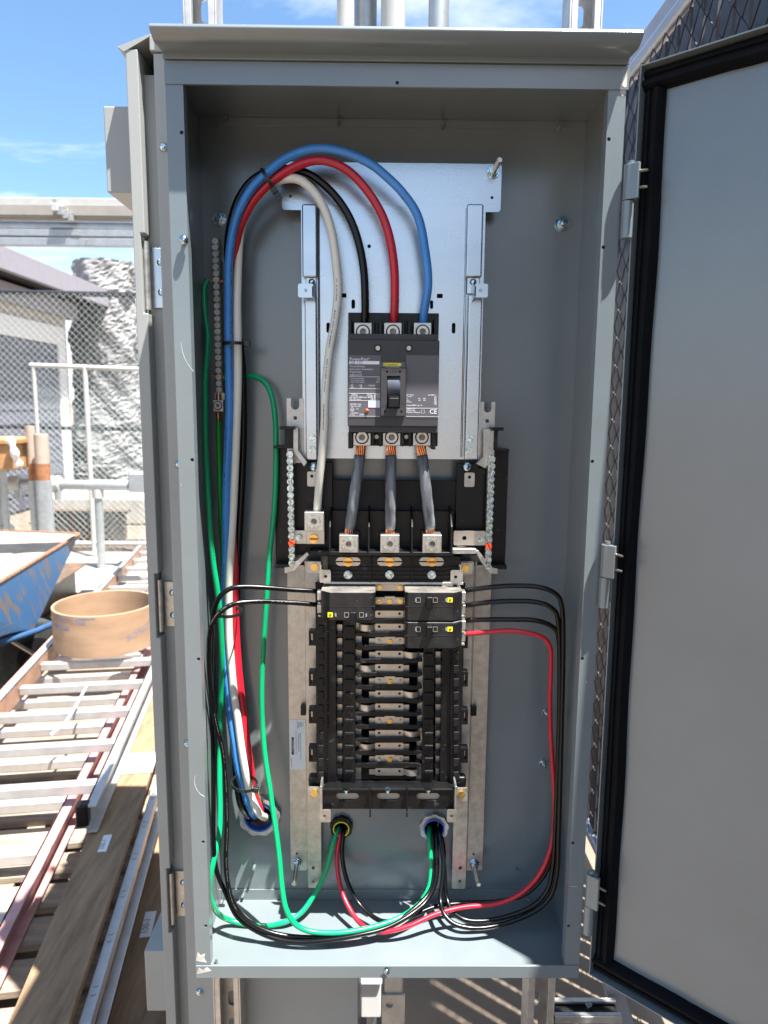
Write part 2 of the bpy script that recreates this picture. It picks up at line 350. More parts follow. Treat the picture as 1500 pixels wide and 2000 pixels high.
def spline(P, seg=8):                        # centripetal-like Catmull-Rom through P
    P = [Vector(p) for p in P]; Q = [P[0] * 2 - P[1]] + P + [P[-1] * 2 - P[-2]]; out = []
    for i in range(1, len(Q) - 2):
        p0, p1, p2, p3 = Q[i - 1:i + 3]
        t0 = 0; t1 = t0 + max(1e-6, (p1 - p0).length) ** 0.5; t2 = t1 + max(1e-6, (p2 - p1).length) ** 0.5; t3 = t2 + max(1e-6, (p3 - p2).length) ** 0.5
        for k in range(seg):
            t = t1 + (t2 - t1) * k / seg
            a1 = p0 * ((t1 - t) / (t1 - t0)) + p1 * ((t - t0) / (t1 - t0)); a2 = p1 * ((t2 - t) / (t2 - t1)) + p2 * ((t - t1) / (t2 - t1)); a3 = p2 * ((t3 - t) / (t3 - t2)) + p3 * ((t - t2) / (t3 - t2))
            b1 = a1 * ((t2 - t) / (t2 - t0)) + a2 * ((t - t0) / (t2 - t0)); b2 = a2 * ((t3 - t) / (t3 - t1)) + a3 * ((t - t1) / (t3 - t1))
            out.append(b1 * ((t2 - t) / (t2 - t1)) + b2 * ((t - t1) / (t2 - t1)))
    out.append(P[-1]); return out

# ================================================================== SETTING
def flat(name, x0, x1, y0, y1, z, mat, thick=0.3):
    o = MB().box(x0, x1, y0, y1, z - thick, z).build(name, mat, smooth=0); return tag(o, kind='structure')
gm = MB()
N = 60
def gz(x, y): return 0.0
gm.add([(-900, -900, 0), (900, -900, 0), (900, 900, 0), (-900, 900, 0)], [(0, 1, 2, 3)])
tag(gm.build('ground', GROUND, smooth=0), kind='structure')
# worn concrete apron in the yard
flat('pale_apron', -6.5, -0.55, 4.35, 6.3, 0.004, CONC, 0.003)

# ================================================================== MAIN CABINET
W, H, D = 0.508, 1.122, 0.149
hw = W / 2; Z0, Z1 = G, G + H
enc = thing('electrical_enclosure', 'open grey steel electrical cabinet with drip hood and black gasketed door', 'electrical cabinet', (0, D, Z0))
T = 0.002
L1, L2, L3 = at(508, 1590, D), at(667, 1612, D), at(847, 1612, D)
LR = ((L1, 44 * mpp(D)), (L2, 24 * mpp(D)), (L3, 31 * mpp(D)))
MB().plate([(-hw + T, Z0 + T), (hw - T, Z0 + T), (hw - T, Z1 - T), (-hw + T, Z1 - T)], [circ((c.x, c.z), r * 0.72, 24) for c, r in LR], D, D + T).build('back_panel', PAINT, enc)
for sgn in (-1, 1):
    MB().box(sgn * hw, sgn * (hw - T), 0.002, D + T, Z0, Z1).build('side_panel', PAINT, enc)
MB().box(-hw + T, hw - T, 0.002, D + T, Z1 - T, Z1).build('top_panel', PAINT, enc)
MB().box(-hw + T, hw - T, 0.002, D + T, Z0, Z0 + T).build('floor_panel', PAINT, enc)
FL = 0.0195; FTOP = 0.0235; FBOT = 0.0185
def screwholes(px): return [circ(pxz(x, y, 0), 0.0021, 10) for x, y in px]
LH = [(355, 259), (379, 898), (391, 1287), (397, 1644), (402, 1808)]
RH = [(1189, 272), (1175, 483), (1149, 901), (1131, 1286), (1116, 1646), (1110, 1808)]
def fit(c, x0, x1):                          # keep a hole outline inside its strip
    m = sum(p[0] for p in c) / len(c); d = min(max(m, x0 + 0.003), x1 - 0.003) - m
    return [(p[0] + d, p[1]) for p in c]
MB().plate([(-hw, Z0 + FBOT), (-hw + FL, Z0 + FBOT), (-hw + FL, Z1 - FTOP), (-hw, Z1 - FTOP)], [fit(c, -hw, -hw + FL) for c in screwholes(LH)], -0.0005, 0.0015).build('flange', PAINT, enc, 0.0006)
MB().plate([(hw - FL, Z0 + FBOT), (hw, Z0 + FBOT), (hw, Z1 - FTOP), (hw - FL, Z1 - FTOP)], [fit(c, hw - FL, hw) for c in screwholes(RH)], -0.0005, 0.0015).build('flange', PAINT, enc, 0.0006)
for sgn, x0 in ((-1, -hw), (1, hw - FL)):
    pass
MB().plate([(-hw, Z1 - FTOP), (hw + 0.002, Z1 - FTOP), (hw + 0.002, Z1), (-hw, Z1)], [circ((at(776, 157, 0).x, Z1 - FTOP + 0.004), 0.002, 10)], -0.0020, 0.0015).build('flange', PAINT, enc, 0.0008)
MB().box(-hw, hw, -0.0020, 0.0015, Z0 - 0.0005, Z0 + FBOT - 0.0005).build('flange', PAINT, enc, 0.0008)
# returns of the flanges turned into the box
MB().box(-hw + FL - 0.0015, -hw + FL, 0.0015, 0.014, Z0 + FBOT, Z1 - FTOP).build('flange_return', PAINT, enc)
MB().box(hw - FL, hw - FL + 0.0015, 0.0015, 0.014, Z0 + FBOT, Z1 - FTOP).build('flange_return', PAINT, enc)
# dark discs behind the screw holes, painted as the shade inside them
cs = MB()
for px, x0, x1 in ((LH, -hw, -hw + FL), (RH, hw - FL, hw)):
    for x, y in px:
        p = at(x, y, 0); p.x = min(max(p.x, x0 + 0.003), x1 - 0.003); cs.ycyl(p, 0.003, 0.0022, 0.006, 10)
cs.ycyl(Vector((at(776, 157, 0).x, 0, Z1 - FTOP + 0.004)), 0.003, 0.0022, 0.006, 10)
cs.build('hole_shade', DARK, enc)
# folded strip along the foot of the back wall, scratches of bare metal at the corners
MB().box(-hw + T, hw - T, D - 0.0018, D, Z0 + T, Z0 + 0.019).build('back_fold', PAINT, enc, 0.0005)
MB().box(-hw + T, hw - T, D - 0.0018, D, Z1 - 0.012, Z1 - T).build('back_fold', PAINT, enc, 0.0005)
# drip hood : tapered ends, sloped underside, rolled lip
zt0 = at(770, 66, -0.035).z; zt1 = at(770, 51, -0.035).z
xl0, xl1 = at(291, 55, -0.035).x, at(1257, 73, -0.035).x
prof = [(0.0005, Z1 + 0.0005, 0), (-0.004, Z1 + 0.007, .2), (-0.026, zt0 - 0.007, .75), (-0.035, zt0, 1), (-0.037, (zt0 + zt1) / 2, 1), (-0.035, zt1, 1), (D + 0.01, zt1 + 0.014, .9), (D + 0.01, Z1 + 0.0005, 0)]
hv = []
for sd_, xr, xl in ((0, -hw, xl0), (1, hw, xl1)):
    hv += [(xr + (xl - xr) * k, y, z) for y, z, k in prof]
n = len(prof)
MB().add(hv, [tuple(range(n)), tuple(range(n, 2 * n))[::-1]] + [(i, (i + 1) % n, n + (i + 1) % n, n + i) for i in range(n)]).build('drip_hood', PAINT, enc, 0.0012)
MB().box(-hw - 0.001, hw + 0.001, -0.0045, -0.0005, Z1 + 0.0012, Z1 + 0.0085).build('hood_hem', PAINT, enc, 0.0006)
# bolts, studs and welded clips on the back wall
def hexbolt(px, py, r, y=D):
    c = at(px, py, y); o = MB().ycyl(c, r * 1.5, y - 0.002, y, 24).hexa(c + Vector((0.001, 0, 0)), r, y - 0.009, y - 0.002, 0.3).ycyl(c + Vector((0.001, 0, 0)), r * 0.55, y - 0.013, y - 0.009, 12).build('bolt', STEEL, enc, 0.0005); return o
hexbolt(429, 428, 0.0062); hexbolt(1097, 438, 0.0066)
for px, py in ((1065, 1390), (1060, 1490)): hexbolt(px, py, 0.0034)
for px, py in ((497, 1690), (1006, 1697), (312, 247), (443, 238), (661, 245), (863, 250), (1090, 253), (673, 330)):
    c = at(max(px, 420), py, D)
    MB().cyl((c.x, D, c.z), (c.x + 0.001, D - 0.012, c.z + 0.002), 0.0026, 10, 0.0022).build('weld_stud', PAINT, enc)
for px, py in ((475, 1750), (1031, 1757), (1052, 1783)):
    c = at(px, py, D - 0.004); MB().cyl((c.x, D - 0.001, c.z), (c.x, D - 0.009, c.z + 0.003), 0.0022, 8).build('weld_stud', PAINT, enc)
# cover screws left in the flanges
def panhead(px, py, y, r, mat, par, h=0.006, nm='cover_screw', stand=0.004):
    c = at(px, py, y); return MB().ycyl(c, r * 0.45, y - stand, y, 10).ycyl(c, r, y - stand - h * 0.45, y - stand, 18).dome(c, r, y - stand - h * 0.45, h * 0.55, 18, 4).build(nm, mat, par)
panhead(361, 471, -0.0005, 0.0052, STEEL, enc)
panhead(755, 1891, -0.002, 0.0042, STEEL, enc, stand=0.003)
for px, py in ((423, 1880), (405, 1850)):
    c = at(px, py, 0.02); MB().cyl((c.x, 0.02, Z0 + T), (c.x, 0.02, Z0 + T + 0.008), 0.0018, 8).build('weld_stud', PAINT, enc)

# ---- door, opened 137 degrees on the right-hand hinges
hx, hy = at(1250, 128, 0.0).x, 0.0
U = Vector((math.sin(R_(46.8)), -math.cos(R_(46.8)), 0)); Nn = Vector((-U.y * -1 * -1, 0, 0))
Nn = Vector((-math.cos(R_(46.8)), -math.sin(R_(46.8)), 0))
DM = Matrix(((U.x, Nn.x, 0, hx), (U.y, Nn.y, 0, hy), (0, 0, 1, Z0 + 0.003), (0, 0, 0, 1)))
DW, DH, DD = 0.512, at(1251, 127, 0).z - Z0 - 0.003, 0.020
door = MB(DM).box(0, DW, -DD, -DD + 0.002, 0, DH).build('door', PAINT, enc)
for a in ((0, 0.0016, 0, DH), (DW - 0.0016, DW, 0, DH)):
    MB(DM).box(a[0], a[1], -DD + 0.002, 0, a[2], a[3]).build('door_rim', PAINT, door, 0.0004)
for a in ((0, 0.0016), (DH - 0.0016, DH)):
    MB(DM).box(0.0016, DW - 0.0016, -DD + 0.002, -0.0004, a[0], a[1]).build('door_rim', PAINT, door, 0.0004)
def gasket(x0, x1, z0, z1, vert, wob):
    g = MB(DM); prof = [(0.0, 0.004), (0.20, 0.0105), (0.34, 0.0105), (0.40, 0.0075), (0.52, 0.0075), (0.60, 0.0135), (0.80, 0.0145), (0.95, 0.009), (1.0, 0.0)]
    NS = 60; vv = []; 
    for i in range(NS + 1):
        t = i / NS; wv = 0.0012 * math.sin(t * 9 + wob) + 0.0006 * math.sin(t * 31 + wob * 2)
        for k, d in prof:
            ins = -DD + 0.0022 + d
            if vert: vv.append((x0 + (x1 + wv - x0) * k, ins, z0 + (z1 - z0) * t))
            else: vv.append((x0 + (x1 - x0) * t, ins, z0 + (z1 + wv - z0) * k))
    m = len(prof)
    g.add(vv, [(i * m + k, i * m + k + 1, (i + 1) * m + k + 1, (i + 1) * m + k) for i in range(NS) for k in range(m - 1)])
    return g.build('gasket', GASKET, door, smooth=55, fix=False)
gw = 0.0245
gasket(0.0018, gw, 0.026, DH - 0.026, True, 0.3)
gasket(DW - 0.0018, DW - gw, 0.026, DH - 0.026, True, 1.3)
gasket(0.0018, DW - 0.0018, DH - 0.0018, DH - 0.0255, False, 2.0)
gasket(0.0018, DW - 0.0018, 0.0018, 0.0255, False, 0.7)
for za, zb in ((0.0018, 0.026), (DH - 0.026, DH - 0.0018)): MB(DM).box(0.0018, DW - 0.0018, -DD + 0.0021, -DD + 0.0045, za, zb).build('gasket_backing', GASKET, door)
# hinges: upper knuckle with leaf and two pins, lower knuckle
for (hx0, ya, ym, yb) in ((1228.5, 322, 393, 466), (1183.5, 1063, 1127, 1186), (1153, 1706, 1768, 1823)):
    pa, pm, pb = at(hx0, ya, -0.010), at(hx0, ym, -0.010), at(hx0, yb, -0.010)
    ax = pm.x
    h = MB().cyl((ax, -0.010, pm.z + 0.0006), (ax, -0.010, pa.z), 0.0072, 20)
    M2 = Matrix.Translation(Vector((ax, -0.010, 0))) @ Matrix.Rotation(R_(-43.2), 4, 'Z')
    hb = MB(M2).box(0.000, 0.0125, -0.0066, -0.0020, pm.z + 0.0006, pa.z); h.add(hb.v, hb.f)
    hg = h.build('hinge', PAINT, enc, 0.0008)
    MB().cyl((ax, -0.010, pa.z), (ax, -0.010, pa.z + 0.004), 0.0036, 14).build('hinge_pin', PAINT, hg)
    MB().cyl((ax - 0.001, -0.0095, pb.z), (ax - 0.001, -0.0095, pm.z), 0.0066, 20).build('hinge_barrel', PAINT, hg, 0.0005)
    for q in (0.3, 0.75):
        zq = pm.z + (pa.z - pm.z) * q
        a = M2 @ Vector((0.0115, -0.004, zq)); b = M2 @ Vector((0.0215, -0.004, zq - 0.001))
        MB().cyl(a, b, 0.0019, 10, 0.0013).build('hinge_screw', SOCKET, hg)
# bare-metal chips
def chip(pts, y):
    MB().plate([pxz(x, yy, y) for x, yy in pts], [], y - 0.0002, y + 0.0001).build('paint_chip', BARE, enc, smooth=0)
chip([(1219, 171), (1215, 166), (1221, 150), (1224, 136), (1225, 150), (1224, 170)], -0.0020)
chip([(1212, 184), (1211, 176), (1219, 172), (1223, 174), (1221, 184), (1215, 189)], -0.0005)
chip([(383, 1876), (386, 1860), (392, 1866), (401, 1862), (399, 1872), (404, 1880), (390, 1878)], -0.0005)
chip([(384, 1903), (388, 1890), (396, 1895), (404, 1889), (413, 1896), (398, 1900)], -0.0020)
def scratch(pts, y, r=0.00028):
    MB().tube(spline([at(x, yy, y) for x, yy in pts], 6), r, 5).build('scratch', BARE, enc, smooth=0)
scratch([(353, 668), (357, 690), (366, 710), (378, 726)], -0.0005); scratch([(381, 1515), (380, 1530), (388, 1548), (399, 1556)], -0.0005)
scratch([(1145, 1330), (1146, 1334)], -0.0005); scratch([(1128, 1732), (1113, 1731)], -0.0005); scratch([(860, 1590), (850, 1640)], D); scratch([(585, 340 + 900), (588, 1243)], D)

# ================================================================== conduit locknuts through the back wall
def locknut(c, r, bush, label, inner, lm=None):
    t = thing('conduit_locknut', label, 'conduit locknut', (c.x, D, c.z), 'locknuts in the back wall')
    MB().ring(c, r, r * 0.72, D - 0.008, D - 0.0002, 24, lobes=9).build('locknut', lm or LOCK, t, 0.0008)
    MB().ring(c, r * 0.715, r * 0.635, D - 0.011, D - 0.0004, 30).build('bushing', bush, t, 0.0015)
    MB().ring(c, r * 0.70, r * 0.64, D + 0.0002, D + 0.08, 24).build('conduit', inner, t)
    MB().ycyl(c, r * 0.69, D + 0.06, D + 0.062, 24).build('conduit_shade', DARK, t)  # black disc closing the short tube, painted as the shade deep inside
locknut(*LR[0], BUSHB, 'large zinc locknut with blue bushing where the thick feeders enter', BUSHW)
locknut(*LR[1], BUSHY, 'small dark locknut with yellow bushing under the bus assembly', DARK, BLACKD)
locknut(*LR[2], BUSHB, 'medium locknut with blue bushing full of thin black wires', DARK)

# ================================================================== BREAKER PAN (zinc)
YP = 0.112
pan = thing('breaker_pan', 'bright zinc plated mounting pan with crosspiece behind the main breaker', 'mounting pan', at(766, 895, YP))
xa, xb, za, zb = rect(550, 318, 979, 412, YP + 0.006)
MB().plate(rrect(xa, xb, za, zb, 0.004), [circ(pxz(567, 383, YP + 0.006), 0.002, 10), circ(pxz(961, 386, YP + 0.006), 0.002, 10)], YP + 0.006, YP + 0.008).build('crosspiece', ZINC, pan, 0.0006)
xa, xb, za, zb = rect(590, 402, 942, 896, YP)
holes = []
for (px, py, w_, h_) in ((671, 577, 11, 8), (859, 578, 11, 8)):
    c = pxz(px, py, YP); s_ = mpp(YP); holes.append(rrect(c[0] - w_ * s_ / 2, c[0] + w_ * s_ / 2, c[1] - h_ * s_ / 2, c[1] + h_ * s_ / 2, 0.0006, 2))
for (px, py, w_, h_) in ((690, 594, 7, 17), (641, 640, 7, 19), (886, 641, 7, 20), (843, 595, 6, 16)):
    c = pxz(px, py, YP); s_ = mpp(YP); holes.append(slotpoly(c[0], c[1], w_ * s_, h_ * s_))
holes.append(circ(pxz(721, 481, YP), 0.0024, 12))
MB().plate([(xa, za), (xb, za), (xb, zb), (xa, zb)], holes, YP, YP + 0.0018).build('pan_plate', ZINC, pan, 0.0004)
# dark sheet added as painted shade behind the openings
MB().box(xa + 0.01, xb - 0.01, YP + 0.012, YP + 0.013, za + 0.06, zb - 0.10).build('pan_hole_shade', DARK, pan)
for side, (a0, a1, b0, b1, g0, g1) in (('l', (590, 619, 596, 619, 621, 625)), ('r', (911, 943, 911, 938, 905, 909))):
    MB().pbox(a0, 398, a1, 541, YP - 0.011, YP - 0.0003).build('pan_rail', ZINC, pan, 0.0022, seg=3)
    MB().pbox(b0, 575, b1, 898, YP - 0.011, YP - 0.0003).build('pan_rail', ZINC, pan, 0.0018, seg=3)
    MB().pbox(b0 + 1, 542, b1 - 1, 574, YP - 0.006, YP - 0.0003).build('pan_rail_neck', ZINC, pan, 0.001)
    MB().pbox(g0, 404, g1, 893, YP - 0.0035, YP - 0.0002).build('pan_bead', ZINC, pan, 0.0015)
for (ex0, ex1, hxp, bx, kx) in ((582, 612, 597, 605, 1), (927, 953, 939, 928, -1)):
    y0 = YP - 0.030
    xa, xb, za, zb = rect(ex0, 554, ex1, 581, y0)
    e = MB().plate(rrect(xa, xb, za, zb, 0.0025), [circ(pxz(hxp, 567, y0), 0.0022, 10)], y0, y0 + 0.0016)
    xr = xb if kx > 0 else xa
    b_ = at(612 if kx > 0 else 926, 575, YP - 0.006)
    e.add([(xr, y0, za + 0.001), (xr, y0, zb - 0.003), (b_.x + 0.004 * kx, YP - 0.006, b_.z + 0.014), (b_.x + 0.004 * kx, YP - 0.006, b_.z - 0.012),
           (xr - 0.0016 * kx, y0, za + 0.001), (xr - 0.0016 * kx, y0, zb - 0.003), (b_.x + 0.0024 * kx, YP - 0.006, b_.z + 0.014), (b_.x + 0.0024 * kx, YP - 0.006, b_.z - 0.012)],
          [(0, 1, 2, 3), (7, 6, 5, 4), (0, 4, 5, 1), (1, 5, 6, 2), (2, 6, 7, 3), (3, 7, 4, 0)])
    e.build('ear_bracket', ZINC, pan, 0.0003)
    c = at(bx + 4 * kx, 551, YP - 0.006); MB().dome(c, 0.0045, YP - 0.006, 0.0035, 14).build('pan_screw', STEEL, pan)
for px, py in ((611, 856), (611, 878), (917, 857), (916, 879)):
    c = at(px, py, YP - 0.011); MB().slothead(c, 0.0050, YP - 0.011, 0.004, 0.9, 0.22).build('pan_screw', STEEL, pan)
def stud(px, py, tx, ty, y, par, tipy):
    c = at(px, py, y); tp = at(tx, ty, tipy); d = Vector((tp.x - c.x, 0, tp.z - c.z))
    MB().ycyl(c, 0.0085, y - 0.0018, y, 22).hexa(c, 0.0066, y - 0.0075, y - 0.0018, 0.2).build('nut', STEEL, par, 0.0005)
    P = [Vector((c.x, y, c.z)).lerp(tp, k / 24) for k in range(25)]
    MB().tube(P, [0.0036 if k % 2 else 0.0033 for k in range(24)] + [0.003], 12).build('stud', STUDM, par)
stud(963, 336, 976, 312, YP + 0.006, pan, YP - 0.032)

# ================================================================== MAIN BREAKER
YB0, YF = YP - 0.001, 0.050
br = thing('main_circuit_breaker', 'large dark grey three pole main breaker with yellow label and handle', 'circuit breaker', at(768, 880, YB0))
S_ = mpp(YF)
b = MB().pbox(679, 664, 857, 833, YF, YB0)
b.build('housing', BREAKER, br, 0.0012)
MB().pbox(679.5, 652, 856.5, 665, YF + 0.004, YB0).build('shoulder', BREAKER, br, 0.001)
MB().pbox(681, 832, 855, 845, YF + 0.005, YB0).build('shoulder', BREAKER, br, 0.001)
# terminal wells: floor and partitions, top and bottom
wl = MB().pbox(680, 611, 857, 656, YF + 0.042, YB0)
for x0, x1, yt in ((680, 687, 622), (727, 732, 625), (740, 746, 621), (786, 791, 622), (797, 803, 622), (848, 857, 621)):
    wl.pbox(x0, yt, x1, 655, YF + 0.012, YB0)
for x0, x1 in ((732, 740), (791, 797)): wl.pbox(x0, 632, x1, 655, YF + 0.026, YB0)
wl.build('terminal_well', BLACKP, br, 0.0008)
wl = MB().pbox(681, 843, 855, 871, YF + 0.040, YB0)
for x0, x1, yb_ in ((680, 689, 876), (726, 731, 870), (740, 746, 872), (784, 789, 872), (798, 804, 872), (843, 851, 878)):
    wl.pbox(x0, 844, x1, yb_, YF + 0.014, YB0)
wl.build('terminal_well', BLACKP, br, 0.0008)
def lug(px, py, hw_, y0, y1, yf, yb, par, name='lug', rs=13.0, hexs=False):
    t = MB().pbox(px - hw_, y0, px + hw_, y1, yf, yb).build(name, ALU, par, 0.0012)
    c = at(px, py, yf); s_ = mpp(yf)
    MB().ring(c, rs * s_, rs * s_ * 0.80, yf - 0.0012, yf - 0.0001, 26).build('screw_collar', DARK if not hexs else STEEL, t)
    MB().ring(c, rs * s_ * 0.80, rs * s_ * 0.46, yf - 0.0026, yf + 0.001, 24).build('lug_screw', ALU, t, 0.0004)
    if hexs: MB().hexa(c, rs * s_ * 0.5, yf - 0.0014, yf - 0.0004, 0.3).build('socket', SOCKET, t)
    else: MB().ycyl(c, rs * s_ * 0.47, yf - 0.0006, yf + 0.0006, 16).build('socket', SOCKET, t)
    return t
for px in (709, 767.5, 825.5): lug(px, 648, 18, 630, 656, YF + 0.016, YF + 0.044, br, 'line_lug', 13.5)
for px in (707, 765, 824): lug(px, 854, 18, 845, 871, YF + 0.017, YF + 0.044, br, 'load_lug', 13.5)
for px, py, yy in ((738, 680, YF), (798.5, 680, YF)):
    c = at(px, py, yy); MB().ring(c, 7.2 * S_, 4.6 * S_, yy - 0.0006, yy + 0.001, 20).build('screw_recess', DARK, br)
    MB().slothead(c, 4.4 * S_, yy + 0.0002, 0.0016, 0.7, 0.3).build('housing_screw', GALV, br)
for px, py in ((735.5, 853), (793.5, 853)):
    yy = YF + 0.030; c = at(px, py, yy)
    MB().pbox(px - 5, 842, px + 5, 868, yy, YB0).build('screw_post', BLACKD, br, 0.0006)
    MB().slothead(c, 4.2 * mpp(yy), yy, 0.002, 0.9, 0.3).build('housing_screw', GALV, br)
# printed face
yl = YF - 0.0004
MB().pbox(680.5, 694, 743, 812, yl, YF + 0.001).build('rating_label', LABEL, br)
MB().pbox(793, 694, 856, 812.5, yl, YF + 0.001).build('rating_label', LABEL, br)
yi = yl - 0.0003
MB().pbox(682, 705.2, 741, 711.4, yi, yl + 0.0002).build('white_band', WHITEINK, br)
MB().pbox(719, 782, 742, 796, yi - 0.0001, yl + 0.0002).build('blank_sticker', PALE, br)
c = at(717, 802, yl); MB().dome(c, 3.8 * S_, yl, 0.002, 14).build('trip_button', REDPAINT, br)
ink = MB()
def line(tx, x, y, wd): ink.text(tx, at(x, y, yi), width=wd * S_)
line('PowerPact', 683, 704, 35); line('®', 719, 701.5, 3)
for tx, x, y, wd in (('Circuit Breaker', 683, 717, 30), ('Interruptor Automático', 683, 722.3, 45), ('Disjoncteur', 683, 727.6, 23), ('QBL32125', 683, 734, 23),
                     ('Interrupting Rating', 685, 740, 25), ('Poder d\'interruption', 685, 743.5, 26), ('Valor d\'interruption', 685, 747, 27), ('kA', 738, 740, 3), ('125', 736, 743.5, 5), ('50/60', 734, 747, 7),
                     ('50', 685, 754, 4), ('240', 685, 757.5, 5), ('kA', 702, 754, 5), ('10', 703, 757.5, 3), ('50/60 Hz', 720, 754, 11),
                     ('AWG', 686, 773, 12), ('75°C wire', 716, 773, 25), ('#4 AWG-300 kcmil', 683, 777, 33), ('250 lb-in', 718, 777, 23), ('21-150 mm²', 683, 781, 22), ('28 N·m', 724, 781, 15),
                     ('NOTE: CSA', 684, 791, 21), ('Type/Tipo QB', 684, 794.5, 20), ('LR 69561', 685, 808, 14), ('E 10027', 684, 811, 9), ('5000', 702, 811, 8),
                     ('IEC 947-2', 794, 772.5, 14), ('Ui 690 V', 794, 775.5, 11), ('Ue', 794, 779.5, 3), ('Icu', 794, 783, 4), ('Ics', 817, 779.5, 4), ('kA', 817, 783, 4), ('220', 826, 779.5, 5), ('240', 826, 783, 5),
                     ('AC/DC', 794, 786, 10), ('42 000 V', 836, 773, 15), ('25', 848, 777, 4), ('65', 848, 780.5, 4), ('50', 848, 784, 4), ('100', 846.5, 787.5, 5.5), ('125', 846.5, 791, 5.5), ('Uimp 8kV cat. A', 794, 793, 30),
                     ('Square D', 793.6, 799.5, 17), ('Schneider', 793.6, 803, 17), ('Made in Mexico', 793.6, 806.5, 26), ('CE', 838.5, 808, 14)):
    line(tx, x, y, wd)
for x0, x1, y in ((682, 742, 735.6), (682, 742, 758.8), (682, 742, 768.3), (682, 742, 782.3), (680.5, 742, 812.6), (793, 855, 797), (793, 857, 813.4), (679, 857, 664.2)):
    if y == 664.2: continue
    a, b_ = at(x0, y, yi), at(x1, y, yi); ink.box(a.x, b_.x, yi - 0.00005, yi + 0.00005, a.z - 0.00022, a.z + 0.00022)
for cx, cy_, rr in ((688, 800, 3.6),):
    c = at(cx, cy_, yi); ink.ring(c, rr * S_, rr * S_ * 0.84, yi - 0.00005, yi + 0.00005, 20); ink.text('UL', at(cx - 2.3, cy_ + 1.6, yi), width=4.4 * S_)
for x0, y0, x1, y1 in ((696, 797, 700, 800.5), (822.5, 800.5, 829.5, 807)):
    a, b_ = at(x0, y0, yi), at(x1, y1, yi); q = 0.00025
    ink.box(a.x, b_.x, yi - 5e-5, yi + 5e-5, a.z - q, a.z).box(a.x, b_.x, yi - 5e-5, yi + 5e-5, b_.z, b_.z + q).box(a.x, a.x + q, yi - 5e-5, yi + 5e-5, b_.z, a.z).box(b_.x - q, b_.x, yi - 5e-5, yi + 5e-5, b_.z, a.z)
ink.build('lettering', WHITEINK, br, smooth=0, fix=False)
MB().text('QB 125', at(683.5, 710.4, yi - 0.0002), width=23 * S_).build('lettering', GREYINK, br, smooth=0, fix=False)
# escutcheon and handle
YE = YF - 0.006
xa, xb, za, zb = rect(744, 719, 792, 812, YE)
ho = rrect(*rect(755.5, 734, 781.5, 798, YE), 0.0008, 2)
hol = [circ(pxz(x, y, YE), 0.0014, 10) for x, y in ((756, 726, ), (781, 726), (752, 804), (784, 804))]
MB().plate(rrect(xa, xb, za, zb, 0.0012), [ho] + hol, YE, YF - 0.0002).build('escutcheon', BREAKER, br, 0.0003)
MB().pbox(755.7, 735, 781.3, 797.5, YF - 0.0008, YF - 0.0003).build('handle_well', DARK, br)
hc = at(768.5, 766, YF + 0.012); 
P = [(hc.x - 0.0076, hc.x + 0.0076)]
drum = MB().cyl((hc.x - 0.0078, YF + 0.011, at(768, 755, YF).z), (hc.x + 0.0078, YF + 0.011, at(768, 755, YF).z), 0.0175, 40)
drum.build('handle_drum', HANDLEM, br)
lv = MB()
zc_, zd_ = at(768, 772, YE - 0.012).z, at(768, 796, YE - 0.012).z
x0_, x1_ = hc.x - 0.0070, hc.x + 0.0070
lv.add([(x0_, YF, zc_ + 0.001), (x1_, YF, zc_ + 0.001), (x1_, YF, zd_ + 0.002), (x0_, YF, zd_ + 0.002),
        (x0_ + 0.001, YE - 0.012, zc_ - 0.0035), (x1_ - 0.001, YE - 0.012, zc_ - 0.0035), (x1_ - 0.0004, YE - 0.012, zd_), (x0_ + 0.0004, YE - 0.012, zd_)],
       [(0, 1, 2, 3), (4, 7, 6, 5), (0, 4, 5, 1), (1, 5, 6, 2), (2, 6, 7, 3), (3, 7, 4, 0)])
lv.build('handle', BLACKP, br, 0.0012)
MB().pbox(744, 707, 792, 718.5, YF - 0.0015, YF + 0.0005).build('brand_plate', LABEL, br, 0.0004)
MB().pbox(749, 709, 783.5, 715, YF - 0.0019, YF - 0.0012).build('yellow_label', YELLOW, br)
y3 = YF - 0.0022
t_ = MB().text('SQUARE D', at(756, 713.8, y3), width=20 * S_)
a, b_ = at(750.3, 709.8, y3), at(754.6, 714.2, y3); q = 0.00028
t_.box(a.x, b_.x, y3 - 5e-5, y3, a.z - q, a.z).box(a.x, b_.x, y3 - 5e-5, y3, b_.z, b_.z + q).box(a.x, a.x + q, y3 - 5e-5, y3, b_.z, a.z).box(b_.x - q, b_.x, y3 - 5e-5, y3, b_.z, a.z)
t_.build('lettering', BLACKINK, br, smooth=0, fix=False)
MB().text('Schneider Electric', at(753, 717.8, y3 + 0.0006), width=26 * S_).build('lettering', WHITEINK, br, smooth=0, fix=False)
y4 = YE - 0.0002
MB().text('ON', at(763, 727.5, y4), width=11 * S_).text('I', at(749, 742, y4), size=0.0045).text('O', at(748, 794.5, y4), width=4 * S_).text('OFF', at(784, 790, y4), width=6.5 * S_).build('lettering', BLACKINK, br, smooth=0, fix=False)

# ================================================================== BUS INTERIOR (black chassis)
bi = thing('panel_interior', 'black plastic bus interior with tinned bars, barriers and neutral bars below main breaker', 'panelboard interior', at(761, 1580, 0.12))
YS = 0.122
